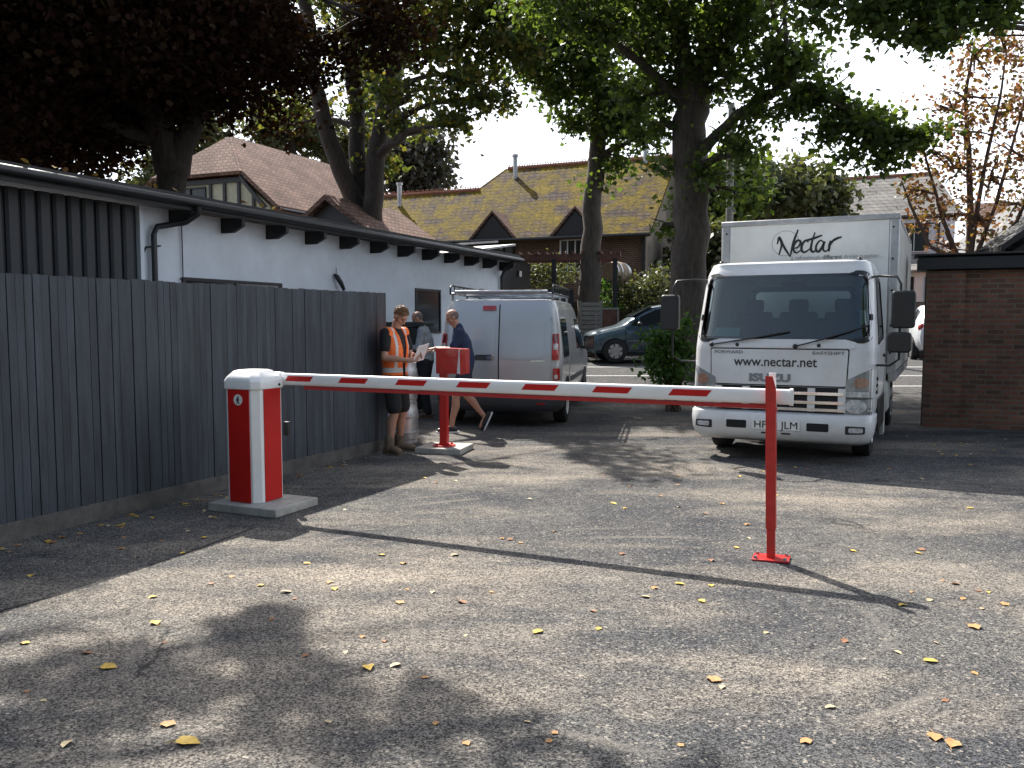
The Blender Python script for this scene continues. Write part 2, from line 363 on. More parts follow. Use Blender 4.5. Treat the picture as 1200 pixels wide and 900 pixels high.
def text_mesh(name, s, size, m, parent, right, up, origin, width=None, fn=None, ext=.002, align='CENTER', shear=0, bold=0):
    """built-in font turned into a mesh: baseline centre at origin, reading along `right`"""
    cu = bpy.data.curves.new('t', 'FONT'); cu.body = s; cu.size = size; cu.align_x = align; cu.extrude = ext; cu.shear = shear; cu.offset = bold
    o = bpy.data.objects.new('t', cu); col.objects.link(o)
    dg = bpy.context.evaluated_depsgraph_get(); me = bpy.data.meshes.new_from_object(o.evaluated_get(dg))
    bpy.data.objects.remove(o); bpy.data.curves.remove(cu)
    xs = [v.co.x for v in me.vertices]; k = width / (max(xs) - min(xs)) if width else 1
    right, up, origin = V(right), V(up), V(origin); nrm = right.cross(up)
    for v in me.vertices:
        p = origin + right * v.co.x * k + up * v.co.y
        if fn: p = fn(p)
        v.co = p + nrm * v.co.z
    me.materials.clear(); me.name = name
    return link(name, me, m, parent)

def rpoly(pts, r, seg=6):
    """round the corners of a 2D polygon"""
    out = []; n = len(pts)
    for i in range(n):
        p, a, b = V(pts[i]), V(pts[i - 1]), V(pts[(i + 1) % n])
        rr = r[i] if hasattr(r, '__len__') else r
        da, db = (a - p), (b - p); rr = min(rr, da.length * .48, db.length * .48)
        if rr < 1e-4: out.append(tuple(p)); continue
        s, e = p + da.normalized() * rr, p + db.normalized() * rr
        for k in range(seg + 1):
            t = k / seg; q = s * (1 - t) ** 2 + p * 2 * t * (1 - t) + e * t * t; out.append(tuple(q))
    return out
def inside(p, poly):
    x, y = p; c = False; n = len(poly)
    for i in range(n):
        x1, y1 = poly[i]; x2, y2 = poly[i - 1]
        if (y1 > y) != (y2 > y) and x < (x2 - x1) * (y - y1) / (y2 - y1) + x1: c = not c
    return c
def patch(name, poly, fn, m, parent, thick=.006, step=.06, smooth=40, holes=None):
    """polygon in (a, z) bent onto a surface: fn(a, z, off) -> xyz; a thin solid panel"""
    bm = bmesh.new(); vs = [bm.verts.new((p[0], 0, p[1])) for p in poly]; bm.faces.new(vs)
    a0, a1 = min(p[0] for p in poly), max(p[0] for p in poly); z0, z1 = min(p[1] for p in poly), max(p[1] for p in poly)
    for ax, lo, hi in ((0, a0, a1), (2, z0, z1)):
        k = max(1, int((hi - lo) / step))
        for i in range(1, k):
            c = lo + (hi - lo) * i / k; co = [0, 0, 0]; no = [0, 0, 0]; co[ax] = c; no[ax] = 1
            bmesh.ops.bisect_plane(bm, geom=bm.verts[:] + bm.edges[:] + bm.faces[:], plane_co=co, plane_no=no)
    bm.verts.index_update(); bmesh.ops.recalc_face_normals(bm, faces=bm.faces)
    pts = [(v.co.x, v.co.z) for v in bm.verts]; n = len(pts)
    V2 = [tuple(fn(a, z, thick)) for a, z in pts] + [tuple(fn(a, z, 0)) for a, z in pts]
    F = [tuple(v.index for v in f.verts) for f in bm.faces]
    F2 = F + [tuple(i + n for i in reversed(f)) for f in F]
    for e in bm.edges:
        if len(e.link_faces) == 1: a, b = e.verts[0].index, e.verts[1].index; F2.append((a, b, b + n, a + n))
    bm.free(); mb = MB(); mb.add(V2, F2); return mb.build(name, m, parent, smooth)
def ringpatch(name, outer, inner, fn, m, parent, off=.008):
    """a flat band between two outlines with the same number of points"""
    n = len(outer); mb = MB()
    rs = [[fn(*p, 0) for p in outer], [fn(*p, off) for p in outer], [fn(*p, off) for p in inner], [fn(*p, 0) for p in inner]]
    vs = [p for r in rs for p in r]; fs = []
    for i in range(4):
        for j in range(n): k = (j + 1) % n; i2 = (i + 1) % 4; fs.append((i * n + j, i * n + k, i2 * n + k, i2 * n + j))
    mb.add(vs, fs); return mb.build(name, m, parent, 50)
def scale_poly(poly, k, kz=None):
    cx = (min(p[0] for p in poly) + max(p[0] for p in poly)) / 2; cz = (min(p[1] for p in poly) + max(p[1] for p in poly)) / 2
    w = max(p[0] for p in poly) - cx; h = max(p[1] for p in poly) - cz; kx = (w + k) / w; kz = (h + k) / h
    return [(cx + (p[0] - cx) * kx, cz + (p[1] - cz) * kz) for p in poly]
# ------------------------------------------------------------------ camera, sky, sun
cam = bpy.data.cameras.new('camera'); co = bpy.data.objects.new('camera', cam); col.objects.link(co)
cam.sensor_width = 36; cam.lens = 30.0; cam.clip_end = 2000; cam.clip_start = .05
co.location = (0, 0, CH); co.rotation_euler = (math.pi / 2 - TH, 0, 0); scene.camera = co
SUN = V((-.42, .90, 0)).normalized(); ELEV = R(46.5)
sd = SUN * math.cos(ELEV) + V((0, 0, math.sin(ELEV)))
sl = bpy.data.lights.new('sun', 'SUN'); sl.energy = 4.7; sl.angle = R(.53); sl.color = (1, .955, .88)
so = bpy.data.objects.new('sun', sl); col.objects.link(so); so.rotation_euler = sd.to_track_quat('Z', 'Y').to_euler(); so.location = (-20, 40, 50)
w = bpy.data.worlds.new('World'); scene.world = w; w.use_nodes = True
N, L = w.node_tree.nodes, w.node_tree.links
sky = N.new('ShaderNodeTexSky'); sky.sky_type = 'NISHITA'; sky.sun_disc = False; sky.sun_elevation = ELEV
sky.sun_rotation = math.atan2(SUN.x, SUN.y); sky.air_density = 1.3; sky.dust_density = 4.0; sky.ozone_density = 1.0
# thin high cloud over the sky
tc = N.new('ShaderNodeTexCoord'); nz = N.new('ShaderNodeTexNoise'); nz.inputs['Scale'].default_value = 2.2; nz.inputs['Detail'].default_value = 7
L.new(tc.outputs['Generated'], nz.inputs['Vector'])
rp = N.new('ShaderNodeValToRGB'); rp.color_ramp.elements[0].position = .15; rp.color_ramp.elements[1].position = .55
rp.color_ramp.elements[0].color = (.6, .6, .6, 1)
L.new(nz.outputs['Fac'], rp.inputs[0])
mx = N.new('ShaderNodeMixRGB'); 
sx = N.new('ShaderNodeSeparateXYZ'); L.new(tc.outputs['Generated'], sx.inputs[0])      # the milky glare lies round the sun's side and low down; overhead and behind it is bluer
def mrange(src, a, b):
    q = N.new('ShaderNodeMapRange'); q.interpolation_type = 'SMOOTHSTEP'; q.inputs['From Min'].default_value = a; q.inputs['From Max'].default_value = b; L.new(src, q.inputs[0]); return q.outputs[0]
m1 = N.new('ShaderNodeMath'); m1.operation = 'MULTIPLY'; L.new(mrange(sx.outputs[1], -.9, .25), m1.inputs[0]); L.new(mrange(sx.outputs[2], .95, .45), m1.inputs[1])
m2_ = N.new('ShaderNodeMath'); m2_.operation = 'MULTIPLY'; L.new(m1.outputs[0], m2_.inputs[0]); L.new(rp.outputs[0], m2_.inputs[1])
L.new(m2_.outputs[0], mx.inputs[0]); L.new(sky.outputs[0], mx.inputs[1]); mx.inputs[2].default_value = (10.5, 11.2, 12.4, 1)
L.new(mx.outputs[0], N['Background'].inputs[0]); N['Background'].inputs[1].default_value = .088
scene.view_settings.view_transform = 'Standard'; scene.view_settings.look = 'None'; scene.view_settings.exposure = 1.17; scene.view_settings.gamma = 1
scene.view_settings.use_curve_mapping = False
scene.render.engine = 'CYCLES'
scene.cycles.max_bounces = 8; scene.cycles.transparent_max_bounces = 12

# ------------------------------------------------------------------ ground, road
def sheet(name, xs, ys, dz, m, rot=None):
    mb = MB(); nx = len(xs)
    vs = [(x, y, gz(y) + dz) for y in ys for x in xs]
    fs = [(j * nx + i, j * nx + i + 1, (j + 1) * nx + i + 1, (j + 1) * nx + i) for j in range(len(ys) - 1) for i in range(nx - 1)]
    mb.add(vs, fs); return struct(mb.build(name, m, smooth=60))
ys = [-60, -20, -5] + [i * .5 for i in range(0, 60)] + [32, 40, 60, 120, 300, 900]
sheet('ground', [-900, -200, -60, -20, -10, 0, 10, 20, 60, 200, 900], ys, 0, M['ground'])
yr = [17.4 + i * .4 for i in range(22)]
sheet('road', [-3, 2, 8, 30, 90], yr, .004, M['road'])
for nm, x0, x1, y0, y1 in (('road_line', 1.2, 16, 21.2, 21.32), ('road_line', 1.2, 16, 19.7, 19.8), ('road_line', -1, 16, 18.25, 18.36), ('road_line', 8.0, 11.0, 15.9, 15.98)):
    sheet(nm, [x0, x1], [y0, y1], .009 if y0 > 17 else .005, M['paintline'])
# saw-cut seam of an old trench in the tarmac
mb = MB(); pts = [V((-2.0, 6.55, .004)), V((-2.28, 5.75, .004)), V((-2.6, 5.0, .004)), V((-3.1, 4.2, .004))]
for a, b in zip(pts, pts[1:]):
    n_ = (b - a).cross(V((0, 0, 1))).normalized() * .006
    mb.add([a - n_, a + n_, b + n_, b - n_], [(0, 1, 2, 3)])
struct(mb.build('tarmac_seam', M['black']))

# ------------------------------------------------------------------ tall grey board fence
F0, F1 = V((-5.85, 1.5, 0)), V((-1.59, 10.6, 0))
fd = (F1 - F0).normalized(); flen = (F1 - F0).length
fence = thing('board_fence', 'tall dark grey vertical board fence running along the left of the yard', 'fence', F0, math.atan2(fd.y, fd.x))
mb = MB(); p = .068; k = 0; x = 0
rnd = random.Random(3)
while x < flen - .02:
    wd = min(p - .013, flen - x); t = rnd.uniform(-.005, .005); top = 1.95 + rnd.uniform(-.006, .006)
    # each board a shallow wedge, one edge thick
    mb.add([(x, -.026 + t, .14), (x + wd, -.036 + t, .14), (x + wd, .0, .14), (x, .0, .14), (x, -.026 + t, top), (x + wd, -.036 + t, top), (x + wd, .0, top), (x, .0, top)],
           [(0, 1, 5, 4), (1, 2, 6, 5), (2, 3, 7, 6), (3, 0, 4, 7), (4, 5, 6, 7), (3, 2, 1, 0)])
    x += p
bk = MB(); bk.box((flen / 2, .008, 1.03), (flen - .02, .008, 1.78)); bk.build('gap_shade_sheet', M['black'], fence)  # black sheet added behind the boards so their gaps read as dark shade
mb.build('boards', M['fence'], fence)
mb = MB(); mb.box((flen / 2, .03, 1.0), (flen, .05, .09)); mb.box((flen / 2, .03, 1.75), (flen, .05, .09)); mb.box((flen / 2, .03, .35), (flen, .05, .09)); mb.build('rail', M['fence'], fence)
mb = MB(); mb.box((flen / 2, -.012, .07), (flen, .045, .145)); mb.build('gravel_board', M['gravelboard'], fence, bevel=.005)
for i in range(5):
    mb = MB(); mb.box((flen - .05 - i * 2.3, .10, .97), (.1, .1, 1.94)); mb.build('post', M['fence'], fence, bevel=.004)

# ------------------------------------------------------------------ long low white outbuilding
B0 = V((-5.79, 9.2, 0)); BROT = math.atan2(.918, .396)   # local x runs along the wall, local -y faces the yard
bld = thing('long_outbuilding', 'long low white rendered outbuilding with black eaves behind the grey board fence', 'building', B0, BROT)
EL, ER, HT = -9.0, 13.95, 3.12
mb = MB(); mb.box(((2.25 + ER) / 2, 2.5, 1.56), (ER - 2.25, 5, 3.12)); wl = mb.build('rendered_wall', M['render'], bld)
mb = MB(); x = EL
while x < 2.2:
    mb.prism([(x, -.02, .0), (x + .03, -.045, 0), (x + .14, -.045, 0), (x + .17, -.02, 0)], (0, 0, 3.1)); x += .2
mb.box(((EL + 2.25) / 2, 2.5, 1.55), (2.25 - EL, 5, 3.1)); mb.build('metal_cladding', M['shedmetal'], bld)
mb = MB(); mb.box((2.262, -.03, 1.56), (.06, .08, 3.1)); mb.build('corner_trim', M['render'], bld)
mb = MB(); mb.prism([(EL, -.40, 3.20), (EL, 5.6, 4.0), (EL, 5.6, 4.1), (EL, -.40, 3.30)], (ER + .25 - EL, 0, 0)); mb.build('roof', M['blackwood'], bld)
mb = MB(); mb.box(((EL + ER) / 2 + .1, -.41, 3.19), (ER - EL + .3, .03, .20)); mb.build('fascia', M['blackwood'], bld)
mb = MB(); mb.tube([(EL, -.48, 3.22), (ER + .25, -.48, 3.16)], .055, 10); mb.build('gutter', M['blackplastic'], bld, smooth=50)
for i in range(12):
    xx = 2.85 + i * 1.0 - .05
    mb = MB(); mb.prism([(xx, 0, 3.12), (xx, -.395, 3.10), (xx, -.395, 2.99), (xx, -.20, 2.90), (xx, 0, 2.90)], (.07, 0, 0)); mb.build('rafter_end', M['blackwood'], bld)
mb = MB(); mb.tube([(2.85, -.48, 3.14), (2.85, -.47, 3.05), (2.8, -.30, 2.94), (2.5, -.09, 2.86), (2.45, -.08, 2.75), (2.45, -.08, .2)], .04, 10); mb.build('downpipe', M['blackplastic'], bld, smooth=50)
mb = MB(); mb.tube([(13.6, -.48, 3.1), (13.55, -.3, 2.95), (13.8, -.06, 2.75), (13.8, -.06, .3)], .035, 8); mb.build('downpipe', M['blackplastic'], bld, smooth=50)
mb = MB(); mb.tube([(2.62, -.02, 2.62), (2.35, -.04, 2.58), (2.28, -.04, 2.45), (2.3, -.04, 1.9), (2.36, -.03, 1.85)], .012, 6); mb.build('cable', M['black'], bld)
mb = MB(); mb.tube([(3.0, -.03, 2.95), (3.0, -.03, 2.22), (2.98, -.03, 2.17), (2.94, -.03, 2.2)], .008, 6); mb.build('cable', M['black'], bld)
mb = MB(); mb.tube([(6.6, -.02, 2.44), (6.62, -.06, 2.40), (6.68, -.1, 2.30), (6.78, -.1, 2.17)], [.02, .045, .045, .03], 8); mb.tube([(6.62, -.05, 2.38), (6.62, -.05, 2.56)], .008, 6); mb.build('hose_nozzle', M['blackplastic'], bld, smooth=50)
def window(parent, x0, x1, z0, z1, frame, gl, name='window', bars=1, d=.03, y=-.0):
    mb = MB(); t = .045
    for c, s_ in (((x0 + t / 2, y - d / 2, (z0 + z1) / 2), (t, d, z1 - z0)), ((x1 - t / 2, y - d / 2, (z0 + z1) / 2), (t, d, z1 - z0)),
                  (((x0 + x1) / 2, y - d / 2, z0 + t / 2), (x1 - x0 - 2 * t, d, t)), (((x0 + x1) / 2, y - d / 2, z1 - t / 2), (x1 - x0 - 2 * t, d, t))): mb.box(c, s_)
    for i in range(bars): mb.box((x0 + (x1 - x0) * (i + 1) / (bars + 1), y - d / 2 - .002, (z0 + z1) / 2), (.035, d - .008, z1 - z0 - 2 * t))
    wf = mb.build(name, frame, parent)
    mb = MB(); mb.box(((x0 + x1) / 2, y - .006, (z0 + z1) / 2), (x1 - x0 - .05, .006, z1 - z0 - .05)); mb.build('pane', gl, wf)
    return wf
window(bld, 3.0, 5.15, 1.25, 2.22, M['blackwood'], M['houseglass'])
window(bld, 9.5, 10.6, 1.35, 2.30, M['blackwood'], M['houseglass'], bars=0)
mb = MB(); mb.box((14.1, -.42, 2.82), (.17, .08, .16)); mb.box((14.1, -.37, 2.95), (.03, .03, .2)); fl = mb.build('floodlight', M['blackplastic'], bld)
mb = MB(); mb.box((14.1, -.462, 2.82), (.15, .006, .14)); mb.build('lens', M['lampglass'], fl)

# ------------------------------------------------------------------ barrier cabinet and boom
BA = R(-24); bd = V((math.cos(BA), math.sin(BA), 0)); bn = V((-bd.y, bd.x, 0))
cabc = V((-1.93, 6.88, 0)) - bd * .345 + bn * .26
slab = MB(); slab.box((0, 0, .035), (.72, .56, .07))
so_ = slab.build('concrete_slab', M['concrete'], bevel=.008); so_.location = cabc; so_.rotation_euler = (0, 0, BA)
tag(so_, 'pale square concrete slab under the red and white barrier cabinet', 'slab')
bc = cabc + bd * (-.10) + bn * .02; bc.z = .07
bar = thing('barrier_cabinet', 'white barrier cabinet with red side panels and a walking figure sticker', 'barrier', bc, BA)
def chamf(w, d, c):
    return [(-w + c, -d), (w - c, -d), (w, -d + c), (w, d - c), (w - c, d), (-w + c, d), (-w, d - c), (-w, -d + c)]
hw, hd = .185, .187
mb = MB(); mb.rings([[(x, y, z) for x, y in chamf(hw, hd, .055)] for z in (0, .97)]); mb.build('housing', M['white'], bar, bevel=.006)
mb = MB()
mb.rings([[(x, y, z) for x, y in chamf(a, b, c)] for a, b, c, z in ((.199, .201, .06, .962), (.199, .201, .06, 1.03), (.182, .186, .062, 1.062), (.135, .13, .04, 1.112), (.10, .10, .03, 1.122))])
mb.build('lid', M['white'], bar, bevel=.008)
mb = MB(); mb.box((.0, -hd - .003, .485), (.225, .008, .962)); pn = mb.build('front_panel', M['red'], bar, bevel=.002)
mb = MB(); mb.box((hw + .003, .010, .485), (.008, .215, .962)); mb.build('side_panel', M['red'], bar, bevel=.002)
mb = MB(); mb.cyl((.0, -hd - .0075, .875), (0, -hd - .010, .875), .046, seg=28); sgn = mb.build('warning_sticker', M['white'], bar)
mb = MB(); yy = -hd - .0125
for poly in ([(-.006, .9), (.008, .905), (.012, .893), (.0, .888)], [(-.008, .888), (.008, .889), (.006, .86), (-.006, .86)], [(-.008, .862), (.0, .862), (-.008, .842), (-.015, .842)], [(0, .862), (.008, .862), (.018, .842), (.010, .842)], [(-.008, .886), (-.018, .868), (-.014, .866), (-.004, .88)], [(.008, .886), (.018, .87), (.015, .867), (.004, .88)]):
    mb.prism([(x, yy, z) for x, z in poly], (0, .002, 0))
mb.build('walking_figure', M['ink'], sgn)
mb = MB(); mb.cyl((hw + .012, .09, .993), (hw + .022, .09, .993), .010); mb.build('lock', M['black'], bar)
mb = MB(); mb.cyl((.0, .185, 1.02), (0, .20, 1.02), .05, seg=24); mb.build('boom_hub', M['white'], bar, bevel=.006)
mb = MB(); mb.box((hw + .01, .19, .60), (.05, .04, .12)); mb.build('door_catch', M['blackplastic'], bar, bevel=.004)
# boom: an extruded oval white pole, red reflective bands, red rubber edge
b0 = bc + bn * .30 - bd * .0; b0.z = 1.10
Pl = V((-1.85, 7.10, 0)); 
BO = BA; BA = R(-25.2); bd = V((math.cos(BA), math.sin(BA), 0)); bn = V((-bd.y, bd.x, 0)); b0 = V((-1.886, 7.412, 1.10)) - bd * .30
boom = thing('barrier_boom', 'long white barrier arm with slanted red bands lying across the yard entrance', 'barrier arm', b0, BA)
def oval(x, w=.032, h=.052, n=20, dz=0):
    out = []
    for k in range(n):
        a = 2 * math.pi * k / n; c, s_ = math.cos(a), math.sin(a)
        out.append((x, w * math.copysign(abs(c) ** .6, c), dz + h * math.copysign(abs(s_) ** .6, s_)))
    return out
LB = 4.44
mb = MB(); mb.rings([oval(x) for x in [LB * i / 12 for i in range(13)]]); mb.build('pole', M['white'], boom, smooth=50)
for i in range(7):
    s0 = .212 + i * .5665; mb = MB()
    for y in (-1, 1):
        yo = y * .0335
        mb.prism([(s0, yo, -.014), (s0 + .27, yo, -.014), (s0 + .305, yo, .031), (s0 + .035, yo, .031)], (0, y * -.003, 0))
    mb.build('red_band', M['red'], boom)
mb = MB(); mb.rings([[(x, -.010, -.056), (x, .010, -.056), (x, .013, -.084), (x, -.013, -.084)] for x in (.40, LB - .15)]); mb.build('safety_edge', M['redskirt'], boom)
mb = MB(); mb.rings([oval(x, .035, .058) for x in (LB - .012, LB + .008)]); mb.build('end_cap', M['white'], boom, smooth=50)
mb = MB(); mb.rings([oval(x, .038, .062) for x in (-.02, .16)]); mb.build('clamp', M['white'], boom, smooth=50, bevel=.005)
# fork post
pc = b0 + bd * 4.335; pc.z = 0; pc = pc - bn * .035
fp = thing('boom_rest_post', 'slim red steel post holding up the free end of the barrier arm', 'post', (pc.x, pc.y, 0), BA + R(2))
fp.rotation_euler = (0, R(-1.2), BA + R(3))
mb = MB(); mb.box((0, -.0, .12), (.055, .055, .24)); mb.build('lower_tube', M['redpost'], fp, bevel=.003)
mb = MB(); mb.box((0, 0, .62), (.066, .066, .82)); mb.build('upper_tube', M['redpost'], fp, bevel=.003)
mb = MB(); mb.prism([(-.034, -.034, 1.0), (.034, -.034, 1.0), (.034, -.034, 1.16), (.012, -.034, 1.24), (-.034, -.034, 1.24)], (0, .006, 0)); mb.build('fork_plate', M['redpost'], fp)
mb = MB(); mb.box((0, .045, 1.01), (.066, .1, .03)); mb.build('cradle', M['redpost'], fp)
mb = MB(); mb.box((.0, .10, 1.13), (.05, .012, .25), taper=(.9, 1)); mb.build('back_guide', M['white'], fp, bevel=.003)
mb = MB(); mb.box((0, 0, .008), (.24, .17, .014)); bp_ = mb.build('base_plate', M['redpost'], fp, bevel=.004)
for sx in (-1, 1):
    for sy in (-1, 1):
        mb = MB(); mb.cyl((sx * .095, sy * .06, .014), (sx * .095, sy * .06, .032), .013, seg=6); mb.build('bolt', M['steel'], bp_)

# ------------------------------------------------------------------ key switch post
kp = V((-.835, 10.45, 0))
ks = MB(); ks.box((0, 0, .035), (.58, .56, .07)); o = ks.build('concrete_slab', M['concrete'], bevel=.008); o.location = kp + V((.0, .04, 0)); o.rotation_euler = (0, 0, R(-14))
tag(o, 'small concrete slab under the red control post beside the van', 'slab')
kt = thing('control_post', 'red control post with a red box in front of the man in navy', 'control post', kp + V((0, 0, .07)), R(-12))
mb = MB(); mb.box((0, 0, .60), (.095, .095, 1.2)); mb.build('upright', M['redpost'], kt, bevel=.004)
mb = MB(); mb.cyl((0, 0, 0), (0, 0, .018), .14, seg=28); q = mb.build('base_plate', M['redpost'], kt, bevel=.003)
for a in range(4):
    mb = MB(); c_ = V((math.cos(a * 1.571 + .78) * .105, math.sin(a * 1.571 + .78) * .105, .018)); mb.cyl(c_, c_ + V((0, 0, .02)), .014, seg=6); mb.build('bolt', M['redpost'], q)
mb = MB(); mb.prism([(-.075, -.09, .90), (.215, -.09, .90), (.215, -.09, 1.205), (-.075, -.09, 1.215)], (0, .17, 0)); hb = mb.build('control_box', M['redpost'], kt, bevel=.006)
mb = MB(); mb.prism([(.225, -.11, .885), (.30, -.085, .90), (.30, -.085, 1.20), (.225, -.11, 1.205)], (0, .19, 0)); mb.build('hinged_lid', M['redpost'], hb, bevel=.005)
mb = MB(); mb.prism([(.192, -.094, .902), (.236, -.112, .90), (.228, -.112, 1.195), (.217, -.094, 1.195)], (0, -.005, 0)); mb.build('notice_card', M['paper'], hb)
# ------------------------------------------------------------------ vehicle shell helper
def interp(tab, z, k):
    if z <= tab[0][0]: return tab[0][k]
    for a, b in zip(tab, tab[1:]):
        if z <= b[0]:
            t = (z - a[0]) / (b[0] - a[0]); return a[k] + (b[k] - a[k]) * t
    return tab[-1][k]
class Shell:
    """tab rows: z, y front, y back, half width, corner radius"""
    def __init__(s, tab, bow=.06, bowb=.03, bulge=0): s.t, s.bow, s.bb, s.bulge = tab, bow, bowb, bulge
    def g(s, z): return [interp(s.t, z, k) for k in (1, 2, 3, 4)]
    def F(s, x, z, off=0):
        yf, yb, W, Rr = s.g(z); a = min(abs(x), W - .001); d = max(0, a - (W - Rr))
        return (x, yf - s.bow * a * a - (Rr - math.sqrt(max(0, Rr * Rr - d * d))) + off, z)
    def B(s, x, z, off=0):
        yf, yb, W, Rr = s.g(z); a = min(abs(x), W - .001); d = max(0, a - (W - Rr))
        return (x, yb + s.bb * a * a + (Rr - math.sqrt(max(0, Rr * Rr - d * d))) - off, z)
    def S(s, side):
        def f(y, z, off=0):
            yf, yb, W, Rr = s.g(z); e0 = yf - s.bow * W * W - Rr; e1 = yb + s.bb * W * W + Rr
            d = max(0, y - e0, e1 - y); d = min(d, Rr * .999)
            return (side * (W - (Rr - math.sqrt(Rr * Rr - d * d)) + off), y, z)
        return f
    def ring(s, z, nf=22, nc=6, ns=26):
        yf, yb, W, Rr = s.g(z); P = []
        for i in range(nf + 1):
            x = -(W - Rr) + 2 * (W - Rr) * i / nf; P.append((x, yf - s.bow * x * x, z))
        yc = yf - s.bow * (W - Rr) ** 2
        for i in range(1, nc + 1):
            a = math.pi / 2 * i / nc; P.append((W - Rr + Rr * math.sin(a), yc - Rr + Rr * math.cos(a), z))
        y0 = yc - Rr; yd = yb + s.bb * (W - Rr) ** 2; y1 = yd + Rr
        for i in range(1, ns): P.append((W, y0 + (y1 - y0) * i / ns, z))
        for i in range(0, nc + 1):
            a = math.pi / 2 * i / nc; P.append((W - Rr + Rr * math.cos(a), y1 - Rr * math.sin(a), z))
        for i in range(1, nf): x = (W - Rr) - 2 * (W - Rr) * i / nf; P.append((x, yb + s.bb * x * x, z))
        for i in range(0, nc + 1):
            a = math.pi / 2 * i / nc; P.append((-(W - Rr + Rr * math.sin(a)), y1 - Rr * math.cos(a), z))
        for i in range(1, ns): P.append((-W, y1 + (y0 - y1) * i / ns, z))
        for i in range(0, nc): a = math.pi / 2 * i / nc; P.append((-(W - Rr + Rr * math.cos(a)), yc - Rr + Rr * math.sin(a), z))
        return P
    def build(s, name, zs, m, parent, cut=None, roof_round=.0, thick=.02):
        rs = [s.ring(z) for z in zs]; mb = MB(); n = len(rs[0])
        # crown the roof: shrink the top ring inward in steps
        top = rs[-1]; cx = sum(p[0] for p in top) / n; cy = sum(p[1] for p in top) / n
        for k, (dz, kk) in enumerate(((roof_round * .6, .985), (roof_round * .95, .94), (roof_round * 1.15, .8), (roof_round * 1.3, .4), (roof_round * 1.33, .02))):
            rs.append([(cx + (p[0] - cx) * kk, cy + (p[1] - cy) * (1 - (1 - kk) * .9), p[2] + dz) for p in top])
        mb.rings(rs, cap=False)
        if cut:
            keep = []
            for f in mb.f:
                c = sum((V(mb.v[i]) for i in f), V((0, 0, 0))) / len(f)
                if not cut(c): keep.append(f)
            mb.f = keep; mb.m = [0] * len(keep)
        return mb.build(name, m, parent, smooth=38)
def frange(a, b, st):
    n = max(1, round((b - a) / st)); return [a + (b - a) * i / n for i in range(n + 1)]

def wheel(parent, x, y, r, wdt, side, spokes=0, rimm=None):
    """side +1: outer face looks to +x"""
    w_ = bpy.data.objects.new('wheel', None); col.objects.link(w_); w_.parent = parent; w_.location = (x, y, r)
    mb = MB(); prof = [(-.5, .62), (-.5, .9), (-.42, .98), (-.3, 1.0), (.3, 1.0), (.42, .98), (.5, .9), (.5, .62)]
    n = 36; rs = [[(a * wdt, k * r * math.cos(t * 2 * math.pi / n), k * r * math.sin(t * 2 * math.pi / n)) for t in range(n)] for a, k in prof]
    mb.rings(rs, cap=False); mb.build('tyre', M['rubber'], w_, smooth=40)
    mb = MB(); o_ = side * wdt * .5
    prof = [(.99, .63), (.8, .60), (.55, .54)] if spokes else [(.99, .63), (.8, .60), (.45, .5), (.40, .30), (.75, .22), (.8, .0001)]
    rs = [[(a * o_, k * r * math.cos(t * 2 * math.pi / n), k * r * math.sin(t * 2 * math.pi / n)) for t in range(n)] for a, k in prof]
    mb.rings(rs, cap=False)
    if spokes:
        for k in range(spokes):
            a = 2 * math.pi * k / spokes; u = V((0, math.cos(a), math.sin(a))); v = V((0, -math.sin(a), math.cos(a))); c = V((o_ * .86, 0, 0))
            mb.prism([c + v * .035 + u * .02, c - v * .035 + u * .02, c - v * .055 + u * r * .61, c + v * .055 + u * r * .61], (o_ * .12, 0, 0))
        mb.cyl((o_ * .8, 0, 0), (o_ * 1.02, 0, 0), .06)
    mb.build('rim', rimm or M['alloy'], w_, smooth=40)
    if spokes:
        mb = MB(); mb.cyl((o_ * .5, 0, 0), (o_ * .6, 0, 0), r * .62, seg=28); mb.build('brake_disc', M['black'], w_)
    return w_

# ------------------------------------------------------------------ white delivery truck
tr = thing('delivery_truck', 'white box delivery truck facing the camera with a web address across its front', 'truck', (3.03, 9.68, 0), R(180 - 26.8))
CT = [(.50, .0, -1.62, .97, .16), (.62, .02, -1.65, 1.0, .17), (.90, .0, -1.67, 1.01, .19), (1.30, -.03, -1.68, 1.01, .21), (1.42, -.055, -1.68, 1.005, .22), (2.0, -.22, -1.66, .955, .20), (2.16, -.27, -1.64, .93, .19), (2.25, -.33, -1.6, .90, .19)]
cab = Shell(CT, .045, .01)
ws = rpoly([(-.945, 1.37), (.945, 1.37), (.985, 1.56), (.915, 2.165), (-.915, 2.165), (-.985, 1.56)], [.13, .13, .25, .12, .12, .25])
wsi = scale_poly(ws, -.035); wso = scale_poly(ws, .008)
swin = rpoly([(-1.30, 1.42), (-.42, 1.36), (-.50, 1.75), (-.66, 2.10), (-1.30, 2.10)], [.06, .05, .1, .08, .06])
rwin = [(-.62, 1.62), (.62, 1.62), (.62, 2.02), (-.62, 2.02)]; rwin = rpoly(rwin, .08)
def cut(c):
    if c.z > 2.26: return False
    yf, yb, W, Rr = cab.g(c.z)
    if c.y > yf - Rr - .1 and inside((c.x, c.z), wsi) and c.y > -.62: return True
    if abs(c.x) > W - .02 and inside((c.y, c.z), swin): return True
    if c.y < yb + .05 and inside((c.x, c.z), rwin): return True
    return False
cb = cab.build('cab', frange(.52, 2.25, .035), M['truckwhite'], tr, cut, roof_round=.05)
ringpatch('windscreen_seal', wso, wsi, cab.F, M['blackplastic'], cb, .012)
ringpatch('seal_inner', scale_poly(wsi, .01), scale_poly(wsi, -.022), lambda x, z, o=0: cab.F(x, z, o - .006), M['black'], cb, .004)
patch('windscreen', scale_poly(wsi, .01), lambda x, z, o=0: cab.F(x, z, o - .004), M['glass'], cb, .004)
